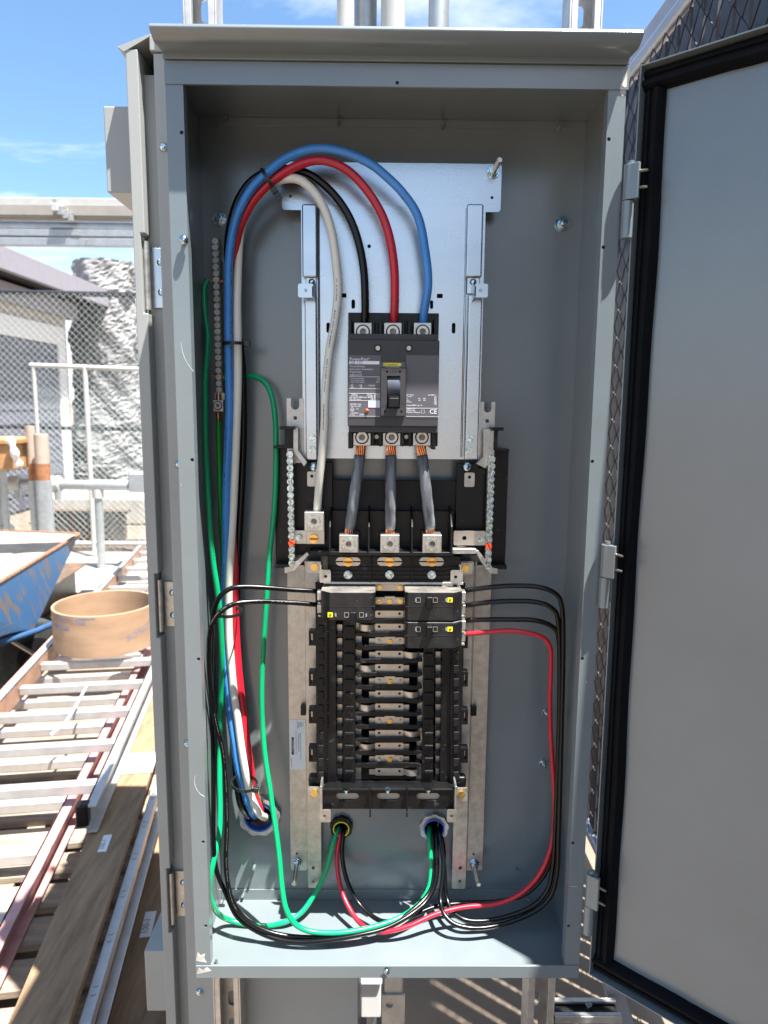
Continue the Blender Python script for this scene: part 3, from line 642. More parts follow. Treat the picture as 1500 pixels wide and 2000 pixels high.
# upper insulator with two columns and a crosswise shield
MB().pbox(576, 903, 650, 1085, YS - 0.012, YS).build('insulator_column', BLACKP, bi, 0.001)
MB().pbox(890, 905, 948, 1085, YS - 0.012, YS).build('insulator_column', BLACKP, bi, 0.001)
MB().pbox(632, 938, 897, 1003, YS - 0.006, YS).build('insulator_shield', BLACKD, bi, 0.001)
MB().pbox(642, 998, 886, 1084, YS - 0.016, YS - 0.002).build('lug_bay', BLACKP, bi, 0.001)
MB().pbox(642, 1078, 886, 1086, YS - 0.052, YS - 0.004).build('lug_shelf', BLACKP, bi, 0.001)
for px in (646, 721, 804, 880):
    a, b_ = at(px, 1001, YS - 0.030), at(px, 1084, YS - 0.050)
    x = a.x
    fin = MB().add([(x - 0.0012, YS - 0.01, a.z + 0.006), (x - 0.0012, YS - 0.034, a.z - 0.002), (x - 0.0012, YS - 0.050, a.z - 0.016), (x - 0.0012, YS - 0.054, b_.z), (x - 0.0012, YS - 0.01, b_.z),
                    (x + 0.0012, YS - 0.01, a.z + 0.006), (x + 0.0012, YS - 0.034, a.z - 0.002), (x + 0.0012, YS - 0.050, a.z - 0.016), (x + 0.0012, YS - 0.054, b_.z), (x + 0.0012, YS - 0.01, b_.z)],
                   [(0, 1, 2, 3, 4), (9, 8, 7, 6, 5)] + [(i, (i + 1) % 5, 5 + (i + 1) % 5, 5 + i) for i in range(5)])
    fin.build('barrier_fin', BLACKP, bi, 0.0005)
# black wings behind the neutral bars
MB().pbox(537, 874, 574, 1108, YS - 0.004, YS).build('wing', BLACKP, bi, 0.0008)
MB().pbox(955, 880, 990, 1108, YS - 0.004, YS).build('wing', BLACKP, bi, 0.0008)
for x0, x1, y0, y1 in ((534, 570, 871, 876), (962, 995, 877, 882), (536, 572, 1102, 1110), (956, 990, 1104, 1112)):
    MB().pbox(x0, y0, x1, y1, YS - 0.026, YS).build('wing_ledge', BLACKP, bi, 0.0006)
for x0, x1, y0, y1 in ((556, 573, 838, 876), (963, 972, 838, 880)):
    MB().pbox(x0, y0, x1, y1, YS - 0.030, YS - 0.024).build('wing_post', BLACKP, bi, 0.0006)
MB().pbox(546, 833, 575, 839, YS - 0.042, YS - 0.02).build('wing_ledge', BLACKP, bi, 0.0006)
MB().pbox(960, 835, 984, 841, YS - 0.042, YS - 0.02).build('wing_ledge', BLACKP, bi, 0.0006)
# forked steel brackets
def fork(xa_, xb_, yt, yslot, ybt, y, sx):
    s_ = mpp(y); X0, X1 = at(xa_, 800, y).x, at(xb_, 800, y).x; zt, zs, zb_ = at(575, yt, y).z, at(575, yslot, y).z, at(575, ybt, y).z
    w_ = (X1 - X0); r = w_ * 0.25; cx = (X0 + X1) / 2
    P = [(X0, zb_), (X0, zt), (cx - r, zt)] + [(cx + r * math.cos(math.pi + math.pi * k / 8), zs + r + r * math.sin(math.pi + math.pi * k / 8)) for k in range(9)] + [(cx + r, zt), (X1, zt), (X1, zb_)]
    MB().plate(P[::-1], [circ((cx, zs - 0.011), 0.0026, 12)], y, y + 0.002).build('fork_bracket', GALV, bi, 0.0006)
fork(560, 593, 778, 800, 906, YS - 0.012, 1)
fork(938, 967, 782, 803, 912, YS - 0.012, -1)
for pts, nm in (([(573, 835), (583, 835), (583, 880), (600, 903), (594, 912), (573, 884)], 'bent_strap'), ([(944, 838), (966, 838), (966, 890), (948, 915), (930, 906), (944, 892)], 'bent_strap')):
    y = YS - 0.030
    MB().plate([pxz(x, y_, y) for x, y_ in pts], [], y, y + 0.010).build(nm, GALV, bi, 0.0008)
# round headed bolts and tabs at the top
for px, py in ((613, 911), (912, 911)):
    c = at(px, py, YS - 0.014); MB().dome(c, 0.0072, YS - 0.014, 0.005, 20).build('round_bolt', STEEL, bi)
def tab(x0, y0, x1, y1, y, hxy=None, mat=GALV, nm='tab', hr=0.0022, par=None):
    xa, xb, za, zb = rect(x0, y0, x1, y1, y)
    return MB().plate(rrect(xa, xb, za, zb, 0.0022), [circ(pxz(hxy[0], hxy[1], y), hr, 10)] if hxy else [], y, y + 0.0016).build(nm, mat, par or bi, 0.0004)
tab(600, 921, 619, 950, YS - 0.0150, (609, 930)); tab(907, 923, 927, 951, YS - 0.0150, (917, 932))
# neutral bars with screws
nscrew = MB().slothead(Vector((0, 0, 0)), 0.0044, 0, 0.0045, 0.5, 0.2)
nsm = None
def screwbar(x0, x1, y0, y1, yf, count, odd, lean):
    global nsm
    xa, xb, za, zb = rect(x0, y0, x1, y1, yf)
    bar = MB().box(xa + 0.001, xb - 0.001, yf, yf + 0.011, za, zb).build('neutral_bar', ALU, bi, 0.0008)
    for k in range(count):
        py = y0 + 7 + (y1 - y0 - 14) * k / (count - 1); px = (x0 + x1) / 2 + lean * (k / (count - 1) - 0.5)
        c = at(px, py, yf)
        s2 = MB().slothead(c, 0.0043, yf, 0.0042, random.uniform(0, 3.1), 0.2)
        s2.build('terminal_screw', REDPAINT if k == odd else STEEL, bar)
screwbar(562, 575, 880, 1106, YS - 0.036, 17, 13, 4)
screwbar(949, 964, 890, 1112, YS - 0.036, 17, 13, -8)
tab(574, 1036, 602, 1062, YS - 0.026, None, ALU, 'neutral_strap'); 
tab(886, 1037, 948, 1065, YS - 0.028, (907, 1051), BUS, 'neutral_strap', 0.003)
for px, py in ((584, 1050), (939, 1053)):
    c = at(px, py, YS - 0.028); MB().slothead(c, 0.0042, YS - 0.028, 0.004, 0.8, 0.2).build('strap_screw', STEEL, bi)
# neutral lug
MB().pbox(598, 1028, 634, 1063, YS - 0.032, YS - 0.012).build('neutral_pad', ALU, bi, 0.0008)
lug(613.5, 1018, 19.5, 1000, 1038, YS - 0.046, YS - 0.012, bi, 'neutral_lug', 13, True)
def torque(px, py, y, r=0.0062):
    c = at(px, py, y); o = MB().slothead(c, r, y, 0.003, 0.0, 0.26).build('torque_screw', BRASS, bi)
    MB().box(c.x - r * 0.9, c.x + r * 0.9, y - 0.0034, y - 0.001, c.z - 0.0012, c.z + 0.0012).build('paint_mark', ORANGE, o)
torque(613, 1052, YS - 0.032)
for px in (681, 761.5, 844): lug(px, 1062, 19, 1045, 1083, YS - 0.052, YS - 0.018, bi, 'main_lug', 13, True)
# slotted face below the lugs
face = MB().pbox(640, 1086, 900, 1140, YS - 0.030, YS - 0.004)
face.build('lug_cover', BLACKP, bi, 0.001)
for px in (680, 761, 843):
    y = YS - 0.0305; c = at(px, 1097, y); s_ = mpp(y)
    MB().plate(slotpoly(c.x, c.z, 50 * s_, 18 * s_), [], y, y + 0.002).build('slot_plate', BUS, bi, 0.0004)
    torque(px, 1097, y)
    c = at(px, 1121.5, y - 0.002); MB().ycyl(c, 0.0060, y - 0.006, y, 16).hexa(c, 0.0056, y - 0.0075, y - 0.005, 0.2).build('hex_bolt', STEEL, bi, 0.0004)
for py in (1108, 1116, 1124, 1132):
    MB().pbox(644, py, 896, py + 2.2, YS - 0.0322, YS - 0.02).build('cover_rib', BLACKP, bi)
for px in (722, 803): MB().pbox(px, 1086, px + 3, 1139, YS - 0.036, YS - 0.02).build('cover_divider', BLACKP, bi, 0.0004)
MB().pbox(632, 1137, 905, 1142, YS - 0.036, YS - 0.004).build('cover_lip', GALV, bi, 0.0006)
for (a, hx_, b2, h2) in (((600, 1097, 628, 1119), (614, 1107), (624, 1113, 646, 1138), (636, 1126)), ((897, 1099, 923, 1121), (909, 1110), (880, 1114, 904, 1139), (890, 1127))):
    tab(*a, YS - 0.024); c = at(*hx_, YS - 0.024); MB().slothead(c, 0.0050, YS - 0.024, 0.003, 0.7, 0.25).build('brass_screw', BRASS, bi)
    tab(*b2, YS - 0.046, h2)
    p, q = at(b2[0] if b2[0] > 700 else b2[0], (b2[1] + b2[3]) / 2, YS - 0.046), at(a[0] + 20, a[1] + 8, YS - 0.024)
    xx = at(a[2] if b2[0] < 700 else a[0], a[1] + 10, YS - 0.03).x
    MB().box(xx - 0.0008, xx + 0.0008, YS - 0.0455, YS - 0.0235, at(700, a[3] + 2, YS - 0.03).z, at(700, a[1] + 2, YS - 0.03).z).build('tab_web', GALV, bi)
# folded feet of the neutral brackets
MB().plate([pxz(x, y, YS - 0.034) for x, y in ((600, 1078), (604, 1082), (574, 1115), (556, 1120), (556, 1108), (566, 1106))], [], YS - 0.036, YS - 0.026).build('bracket_foot', GALV, bi, 0.0006)
MB().plate([pxz(x, y, YS - 0.034) for x, y in ((928, 1076), (933, 1074), (962, 1108), (972, 1110), (972, 1121), (956, 1120), (940, 1098))], [], YS - 0.036, YS - 0.026).build('bracket_foot', GALV, bi, 0.0006)
MB().pbox(604, 1076, 644, 1084, YS - 0.036, YS - 0.012).build('bracket_shelf', BLACKP, bi, 0.0006)
MB().pbox(884, 1072, 930, 1082, YS - 0.036, YS - 0.012).build('bracket_shelf', GALV, bi, 0.0006)

# stab bed
MB().pbox(617, 1138, 904, 1532, YS - 0.004, YS).build('stab_bed', BLACKP, bi, 0.001)
for x0, x1 in ((618, 657), (862, 902)):
    MB().pbox(x0, 1205, x1, 1530, YS - 0.030, YS - 0.003).build('wire_trough', BLACKP, bi, 0.001)
for x0, x1 in ((670, 694), (826, 848)):
    MB().pbox(x0, 1208, x1, 1532, YS - 0.032, YS - 0.003).build('hook_rail', BLACKP, bi, 0.001)
YR = YS - 0.026
rows = [1147, 1174, 1200, 1225.5, 1252, 1278.5, 1304.5, 1330, 1356, 1381.5, 1407.5, 1433, 1458, 1482.5, 1507.5]
kind = 'SBAABAABAABAABA'
strip = MB().pbox(694, 1215, 706, 1522, YR + 0.010, YR + 0.012); strip.build('stab_strip', BUS, bi)
strip = MB().pbox(815, 1275, 826, 1522, YR + 0.010, YR + 0.012); strip.build('stab_strip', BUS, bi)
for i, y in enumerate(rows):
    k = kind[i]; hgt = 7.2
    xa, xb, za, zb = rect(733, y - hgt, 788, y + hgt, YR)
    hl = [circ(pxz(740.5, y - 1.5, YR), 0.0019, 10), circ(pxz(780.5, y - 1.5, YR), 0.0019, 10)] if k == 'A' else []
    bar = MB().plate(rrect(xa, xb, za, zb, 0.0012, 2), hl, YR, YR + 0.006).build('bus_bar', BUS, bi, 0.0005)
    MB().pbox(735, y - hgt + 1, 786, y + hgt - 1, YR + 0.0065, YS - 0.004).build('bar_support', BLACKP, bar)
    if k in 'SB':
        for px in ((741, 781) if k == 'S' else (740, 761, 781)):
            mid = px == 761
            c = at(px, y, YR); MB().slothead(c, 0.0034 if (mid or i < 2) else 0.0022, YR, 0.003, 0.5, 0.25).build('bar_screw', BRASS if (mid or i < 2) else GALV, bar)
        if k == 'B': MB().pbox(751, y - 9, 772, y - 4, YR - 0.004, YR + 0.001).build('bar_clamp', BUS, bar, 0.0004)
    for side in (-1, 1):
        A, Bx = (721, 733) if side < 0 else (788, 799)
        MB().pbox(A, y - 5, Bx, y + 5, YR + 0.003, YR + 0.007).build('bar_shoulder', BUS, bar)
    if i >= 3 and k == 'A':
        left = (i % 3 == 0)
        A, Bx = (701, 732) if left else (789, 819)
        P = [at(A, y, YR - 0.001).x, at(Bx, y, YR).x]
        zc_ = at(760, y + 0.5, YR).z; hh = 6.6 * mpp(YR)
        vv = []; NS = 8
        for q in range(NS + 1):
            t = q / NS; x = P[0] + (P[1] - P[0]) * t; yy = YR + 0.001 - 0.0045 * math.sin(math.pi * t)
            vv += [(x, yy, zc_ - hh), (x, yy, zc_ + hh), (x, yy + 0.002, zc_ + hh), (x, yy + 0.002, zc_ - hh)]
        st = MB().add(vv, [(4 * q + a, 4 * q + (a + 1) % 4, 4 * q + 4 + (a + 1) % 4, 4 * q + 4 + a) for q in range(NS) for a in range(4)] + [(0, 1, 2, 3), (4 * NS + 3, 4 * NS + 2, 4 * NS + 1, 4 * NS)])
        st.build('stab', BUS, bar)
for i in range(2, len(rows)):
    y = (rows[i - 1] + rows[i]) / 2; left_only = y < 1270
    # barrier rib with tapered tips
    for_x = (692, 700, 733, 788, 815, 824) if not left_only else (692, 700, 733, 788, 790, 792)
    if y < 1212: for_x = (700, 704, 733, 788, 790, 792)
    yf = YR - 0.005; th = [1.2, 4.6, 3.6, 3.6, 4.6, 1.6] if i % 2 else [1.5, 3.4, 4.6, 4.6, 3.8, 1.2]
    up_, dn_ = [], []
    for x, t in zip(for_x, th):
        jx, jy = random.uniform(-2.2, 2.2), random.uniform(-0.9, 0.9)
        up_.append(pxz(x + jx, y + jy - t * random.uniform(0.85, 1.15), yf)); dn_.append(pxz(x + jx, y + jy + t * random.uniform(0.85, 1.15), yf))
    MB().plate(dn_ + up_[::-1], [], yf, YS - 0.004).build('barrier_rib', BLACKP, bi, 0.0006)
for i in range(3, len(rows)):                # tinned stab tips between hook rail and trough, hooks on the rails
    y = rows[i] - 6
    for x0, x1 in ((658, 669), (850, 861)):
        if x0 > 700 and y < 1270: continue
        MB().pbox(x0, y, x1, y + 17, YS - 0.016, YS - 0.006).build('stab_tip', BUS, bi, 0.0006)
        MB().pbox(x0 - 1, y + 17.5, x1 + 1, y + 24.5, YS - 0.026, YS - 0.004).build('trough_web', BLACKP, bi)
    for x0, x1 in ((673, 691), (829, 846)):
        if x0 > 700 and y < 1270: continue
        MB().pbox(x0, y + 4, x1, y + 10, YS - 0.0355, YS - 0.031).build('hook', BLACKP, bi, 0.0010)
comb = MB()
for x in (638, 879):
    for k in range(64):
        y = 1212 + k * 5.0; comb.pbox(x, y, x + 4, y + 2.6, YS - 0.0335, YS - 0.028)
tag(comb.build('comb_teeth', BLACKP, bi), kind='stuff')
for x0 in (622, 886):
    for y in range(1222, 1520, 26): MB().pbox(x0, y, x0 + 10, y + 15, YS - 0.0325, YS - 0.028).build('trough_pad', BLACKD, bi, 0.0005)
for xs, ys in (((603, 619), (1247, 1326, 1399, 1474)), ((899, 914), (1252, 1327, 1401, 1476))):
    for y in ys:
        xa, xb, za, zb = rect(xs[0], y - 14, xs[1], y + 14, YS - 0.026)
        f = 0.0034
        ix0, ix1 = (xa + 0.0022, xa + 0.0054) if xs[0] < 700 else (xb - 0.0054, xb - 0.0022)
        MB().plate([(xa, za), (xb, za), (xb, zb), (xa, zb)], [rrect(ix0, ix1, za + f, zb - f, 0.0004, 2)], YS - 0.026, YS - 0.012).build('side_clip', BLACKP, bi, 0.0005)
# bottom bracket: sloping lid, slotted face, steel legs
MB().add([tuple(at(x, y, yy)) for x, y, yy in ((645, 1521, YS - 0.020), (868, 1521, YS - 0.020), (889, 1541, YS - 0.052), (627, 1541, YS - 0.052))] +
         [tuple(at(x, y, yy) - Vector((0, 0, 0.003))) for x, y, yy in ((645, 1521, YS - 0.020), (868, 1521, YS - 0.020), (889, 1541, YS - 0.052), (627, 1541, YS - 0.052))],
         [(0, 1, 2, 3), (7, 6, 5, 4), (0, 4, 5, 1), (1, 5, 6, 2), (2, 6, 7, 3), (3, 7, 4, 0)]).build('end_lid', BLACKP, bi, 0.0006)
xa, xb, za, zb = rect(628, 1540, 888, 1580, YS - 0.050)
hl = []
for px in (678, 758, 836):
    c = pxz(px, 1556.5, YS - 0.050); s_ = mpp(YS - 0.05); hl.append(slotpoly(c[0], c[1], 50 * s_, 17 * s_))
MB().plate([(xa, za), (xb, za), (xb, zb), (xa, zb)], hl, YS - 0.050, YS - 0.046).build('end_plate', BLACKP, bi, 0.0005)
MB().pbox(640, 1547, 878, 1562, YS - 0.0455, YS - 0.042).build('end_tie_bar', material('cream_plated_strip', (0.42, 0.37, 0.29), 0.5, 0.1, var=0.1), bi)
for px in (723, 795): MB().pbox(px - 1.5, 1541, px + 1.5, 1596 if px > 0 else 0, YS - 0.056, YS - 0.048).build('end_rib', BLACKP, bi)
for px in (676, 757, 836):
    c = at(px, 1543, YS - 0.051); MB().cyl((c.x, YS - 0.054, c.z + 0.003), (c.x, YS - 0.054, c.z - 0.004), 0.005, 14, 0.001).build('screw_tip', STEEL, bi)
for (s1, hole, side, sc, kx) in (((624, 1582, 646, 1606), (634, 1594), (602, 1537, 629, 1563), (614, 1548), 1), ((873, 1582, 893, 1606), (882, 1594), (888, 1539, 913, 1565), (901, 1551), -1)):
    tab(*s1, YS - 0.060, hole); tab(*side, YS - 0.032); c = at(*sc, YS - 0.032)
    MB().slothead(c, 0.0050, YS - 0.032, 0.003, 0.7, 0.25).build('brass_screw', BRASS, bi)
    xe = 627 if kx > 0 else 890
    xa, xb, za, zb = rect(xe - 2, 1536, xe + 2, 1584, YS - 0.060); MB().box(xa, xb, YS - 0.0598, YS - 0.034, za, zb).build('tab_web', GALV, bi, 0.0005)
    MB().pbox(side[0], 1518, side[2] - 2, 1540, YS - 0.024, YS - 0.008).build('end_boss', BLACKP, bi, 0.004, seg=3)

# ================================================================== mounting rails behind the interior
def rail(lab, o0, i0, yo, yi_, sgn):
    t = thing('mounting_rail', lab, 'mounting rail', at((o0[0] + o0[2]) / 2, 1700, 0.135), 'galvanized mounting rails')
    yA, yB = 0.136, 0.129
    def strip(x0t, x1t, x0b, x1b, yt, yb, y, holes, nm):
        P = [pxz(x0b, yb, y), pxz(x1b, yb, y), pxz(x1t, yt, y), pxz(x0t, yt, y)]
        xa = (P[0][0] + P[3][0]) / 2; xb = (P[1][0] + P[2][0]) / 2; za, zb = P[0][1], P[2][1]
        return MB().plate(rrect(xa, xb, za, zb, 0.003, 3), [circ(pxz(hx_, hy_, y), r, 12) for hx_, hy_, r in holes], y, y + 0.002).build(nm, GALV, t, 0.0006)
    strip(*o0, yA, yo, 'outer_strip'); strip(*i0, yB, yi_, 'inner_strip')
    xm = at(i0[0] if sgn < 0 else i0[1], 1450, yB).x
    za, zb = at(600, i0[5], yB).z, at(600, i0[4], yB).z
    MB().box(xm - 0.0008, xm + 0.0008, yB + 0.0021, yA - 0.0003, za + 0.03, zb).build('rail_fold', GALV, t)
    return t
rl = rail('galvanized rail pair left of the bus carrying the white rating sticker', (564, 598, 565, 597, 1104, 1700), (599, 626, 599, 626, 1096, 1734), [(580, 1667, 0.0018)], [(612, 1695, 0.0026), (612, 1721, 0.0026)], -1)
rr_ = rail('galvanized rail pair right of the bus with plain outer strip', (922, 957, 915, 945, 1104, 1700), (894, 921, 886, 914, 1096, 1736), [(925, 1668, 0.0018)], [(899, 1695, 0.0026), (898, 1721, 0.0026)], 1)
stud(580, 1685, 574, 1727, 0.136, rl, 0.090); stud(925, 1687, 935, 1728, 0.136, rr_, 0.090)
MB().pbox(587, 1379, 597, 1398, 0.126, 0.1358).build('spring_nut', BLACKP, rl, 0.001); MB().pbox(920, 1381, 931, 1399, 0.126, 0.1358).build('spring_nut', BLACKP, rr_, 0.001)
yl_ = 0.1356
stk = MB().pbox(566, 1406, 596, 1503, yl_, 0.1362).build('rating_sticker', WSTICK, rl)
tx = MB(); yq = yl_ - 0.0003; ur, uu = Vector((0, 0, -1)), Vector((1, 0, 0))
c = at(588, 1415, yq); tx.ring(c, 4.6 * mpp(yq), 3.9 * mpp(yq), yq - 5e-5, yq, 20)
tx.text('UL', at(586, 1411.5, yq), width=6.5 * mpp(yq), ux=ur, uz=uu).text('LISTED', at(580, 1409, yq), width=15 * mpp(yq), ux=ur, uz=uu)
for x, y, s_, wd in ((586, 1432, 'SEE INSTRUCTIONS FOR USE WITH THIS PANEL', 58), (582, 1432, 'PANELBOARD INTERIOR', 40), (577, 1428, 'ENCLOSED PANELBOARD CAT. NO.', 52), (568, 1482, '80043-714-01', 18)):
    tx.text(s_, at(x, y, yq), width=wd * mpp(yq), ux=ur, uz=uu)
tx.build('lettering', GREYINK, stk, smooth=0, fix=False)
MB().pbox(569.5, 1440, 574, 1474, yq, yl_ + 0.0001).build('brand_bar', BLACKINK, stk)
MB().text('SQUARE D', at(571, 1446, yq - 0.0002), width=25 * mpp(yq), ux=ur, uz=uu).build('lettering', WHITEINK, stk, smooth=0, fix=False)

# ================================================================== BRANCH BREAKERS
def branch(lab, x0, x1, y0, y1, ytop, sgn, hx_, yh, yel, win, ontext):
    yf, yb = YR - 0.046, YR + 0.004
    xa, xb, za, zb = rect(x0, y0, x1, y1, yf)
    t = thing('branch_breaker', lab, 'circuit breaker', ((xa + xb) / 2, yb, za), 'two pole branch breakers')
    e = 0.010
    xo, xi = (xa, xb) if sgn < 0 else (xb, xa)      # outer (wire) end, inner (bus) end
    ch = 0.012 if sgn < 0 else -0.012
    P = [(xi, yb), (xi, yf + 0.004), (xi + (-0.004 if sgn < 0 else 0.004), yf), (xo + ch, yf), (xo + ch * 0.35, yf + 0.007), (xo, yf + 0.009), (xo, yb)]
    n = len(P); body = MB().add([(x, y, za) for x, y in P] + [(x, y, zb - 0.0012) for x, y in P], [tuple(range(n)), tuple(range(n, 2 * n))[::-1]] + [(i, (i + 1) % n, n + (i + 1) % n, n + i) for i in range(n)])
    body.build('case', BRANCH, t, 0.0012)
    cp = MB().add([(x, y, zb - 0.0011) for x, y in P] + [(x, y, zb) for x, y in P], [tuple(range(n)), tuple(range(n, 2 * n))[::-1]] + [(i, (i + 1) % n, n + (i + 1) % n, n + i) for i in range(n)])
    cp.build('dusty_lit_top', BRANCHT, t, 0.0004)
    y = yf - 0.0002
    zm = (za + zb) / 2; zs = at(hx_, yh, yf).z
    MB().box(min(xo + ch, xi), max(xo + ch, xi), yf - 0.0003, yf + 0.001, zm - 0.0003, zm + 0.0003).build('pole_seam', DARK, t)
    hz = at(hx_, yh, yf)
    MB().box(hz.x - 0.0042, hz.x + 0.0042, yf - 0.0095, yf, hz.z - 0.0105, hz.z + 0.0062).build('toggle', BLACKP, t, 0.0016, seg=3)
    MB().pbox(yel - 5, yh - 4.5, yel + 5, yh + 4.5, y - 0.0002, yf + 0.0004).build('yellow_mark', YELLOW, t)
    c = at(yel, yh, yf); MB().ring(c, 0.0018, 0.0011, yf - 0.0007, yf - 0.0003, 4).build('square_logo', BLACKINK, t)
    for wx in win:
        xa2, xb2, za2, zb2 = rect(wx - 4.5, yh - 5, wx + 4.5, yh + 5, y)
        MB().plate(rrect(xa2, xb2, za2, zb2, 0.0005, 2), [rrect(xa2 + 0.0007, xb2 - 0.0007, za2 + 0.0007, zb2 - 0.0007, 0.0003, 2)], y - 0.0004, yf + 0.0003).build('window_bezel', ALU, t)
    MB().text('ON', at(ontext, yh - 3.5 if sgn > 0 else yh - 3, y - 0.0004), width=6.5 * mpp(yf), ux=Vector((0, 0, -1)), uz=Vector((1, 0, 0))).text('OFF', at(yel + (9 if sgn < 0 else -9), yh - 4, y - 0.0004), width=7.5 * mpp(yf), ux=Vector((0, 0, -1)), uz=Vector((1, 0, 0))).build('lettering', WHITEINK, t, smooth=0, fix=False)
    # terminal end with two clamps
    for q in (0.27, 0.73):
        zz = za + (zb - za) * q
        MB().box(xo, xo + (-0.006 if sgn < 0 else 0.006), yf + 0.018, yf + 0.034, zz - 0.006, zz + 0.006).build('terminal_clamp', GALV, t, 0.0008)
        MB().box(xo, xo + (-0.004 if sgn < 0 else 0.004), yf + 0.010, yf + 0.040, zz - 0.0085, zz - 0.0068).build('terminal_lip', BRANCHT, t)
    return t
branch('two pole breaker on the left bus with yellow mark at its lower left', 626, 733, 1157, 1212, 1143, -1, 690, 1201, 645, (677, 706), 714)
branch('upper two pole breaker on the right with two black wires', 791, 904, 1157, 1213, 1143, 1, 838, 1172, 879, (817, 850), 811)
branch('lower two pole breaker on the right feeding the red wire', 791, 904, 1216, 1267, 1213, 1, 838, 1229, 879, (817, 850), 811)

# ================================================================== GROUND BAR
gb = thing('ground_bar', 'slim aluminium ground bar of slotted screws on the left back wall', 'ground bar', at(424, 815, 0.12))
yg = 0.128
P = [pxz(420.5, 465, yg), pxz(429, 770, yg)]
gbar = MB()
x0g, z0g = P[0]; x1g, z1g = P[1]
xm = (x0g + x1g) / 2
def gbx(py): return at(421 + 8 * (py - 465) / 305, py, yg).x
gbar.add([(gbx(465) - 0.0044, yg, z0g), (gbx(465) + 0.0044, yg, z0g), (gbx(770) + 0.0044, yg, z1g), (gbx(770) - 0.0044, yg, z1g), (gbx(465) - 0.0044, yg + 0.012, z0g), (gbx(465) + 0.0044, yg + 0.012, z0g), (gbx(770) + 0.0044, yg + 0.012, z1g), (gbx(770) - 0.0044, yg + 0.012, z1g)],
         [(0, 1, 2, 3), (7, 6, 5, 4), (0, 4, 5, 1), (1, 5, 6, 2), (2, 6, 7, 3), (3, 7, 4, 0)])
gbar = gbar.build('bar', SOCKET, gb, 0.0006)  # bar coloured darker to paint the shade between its screws
for k in range(24):
    py = 472 + k * 12.6; c = at(421 + 8 * (py - 465) / 305, py, yg)
    MB().slothead(c, 0.0039, yg, 0.0045, 2.2 + random.uniform(-0.5, 0.5), 0.22).build('terminal_screw', GALV, gbar)
MB().pbox(419, 767, 439, 783, yg - 0.004, yg + 0.010).build('lug_base', GALV, gb, 0.0006)
lug(426, 792, 10.5, 781, 804, yg - 0.022, yg + 0.004, gb, 'ground_lug', 8.5)
for py, xa_, xb_ in ((548, 404, 437), (736, 415, 444)):
    a, b_ = at(xa_, py - 1, yg + 0.004), at(xb_, py + 2, yg + 0.004); MB().cyl(a, b_, 0.0024, 10).build('bare_end', COPPER, gb)
a, b_ = at(427, 770, yg - 0.006), at(427, 782, yg - 0.008); MB().cyl(a, b_, 0.0034, 10).build('bare_end', COPPER, gb)
a, b_ = at(426, 804, yg - 0.008), at(427, 824, yg - 0.006); MB().cyl(a, b_, 0.0030, 10).build('bare_end', COPPER, gb)
for py in (500, 700):
    c = at(424 if py < 600 else 429, py, yg); MB().box(c.x - 0.003, c.x + 0.003, yg + 0.012, D - 0.0002, c.z - 0.004, c.z + 0.004).build('standoff', GALV, gb)

# ================================================================== WIRES
FLOOR_Z = Z0 + T
def wpath(P, r):
    out = []
    for px, py, y in P:
        p = at(px, py, y)
        if p.z < FLOOR_Z + r + 0.0003: p = atz(px, py, FLOOR_Z + r + 0.0003)
        if p.y > D - r - 0.002 and y < D - 0.001: p = at(px, py, D - r - 0.002)
        out.append(p)
    return out
def wire(lab, mat, r, P, cat='wire', group=None, name='wire', seg=7):
    o = MB().tube(spline(wpath(P, r), seg), r, 14).build(name, mat, smooth=180)
    return tag(o, lab, cat, group)
def ys(P, y): return [(p[0], p[1], y) if len(p) == 2 else p for p in P]
R1 = 0.0054
blue = [(826, 640, 0.085), (828, 612, 0.08), (836, 555, 0.072), (831, 495, 0.07), (815, 420, 0.072), (785, 375, 0.072), (755, 345, 0.072), (725, 321, 0.072), (680, 300, 0.072), (641, 291, 0.072), (605, 292, 0.072), (560, 309, 0.072), (524, 336, 0.07), (491, 369, 0.07), (470, 405, 0.072), (455, 450, 0.076), (447, 510, 0.08), (446, 585, 0.084), (446, 650, 0.085), (447, 720, 0.08588), (448, 800, 0.0904), (445, 875, 0.0957), (442, 960, 0.10144), (441, 1100, 0.1136), (438.5, 1157, 0.120108), (439, 1233, 0.122), (441, 1290, 0.12), (445.5, 1347, 0.118), (451, 1404, 0.116), (458, 1455, 0.114), (467, 1510, 0.114), (479, 1550, 0.12), (490, 1580, 0.118), (496, 1592, 0.145), (498, 1594, 0.2)]
white = [(618, 1012, 0.095), (620, 990, 0.09), (624, 937, 0.08), (630, 881, 0.074), (634, 826, 0.071), (635, 779, 0.07), (643, 690, 0.072), (655, 620, 0.077), (660, 565, 0.079), (656, 510, 0.08), (647, 450, 0.08), (632, 405, 0.08), (611, 372, 0.08), (584, 351, 0.081), (560, 349, 0.083), (536, 356, 0.086), (510, 376, 0.09), (485, 410, 0.094), (470, 450, 0.096), (465, 510, 0.096), (463, 585, 0.094), (464, 675, 0.09), (464, 750, 0.0912), (462, 825, 0.096), (460, 887, 0.099968), (455, 1000, 0.1072), (449.5, 1100, 0.1116), (447, 1157, 0.115248), (447, 1233, 0.118), (451, 1290, 0.116), (456, 1347, 0.114), (464, 1404, 0.112), (473, 1471, 0.11), (482, 1520, 0.112), (492, 1560, 0.12), (504, 1586, 0.104), (516, 1596, 0.126), (520, 1594, 0.15), (520, 1590, 0.2)]
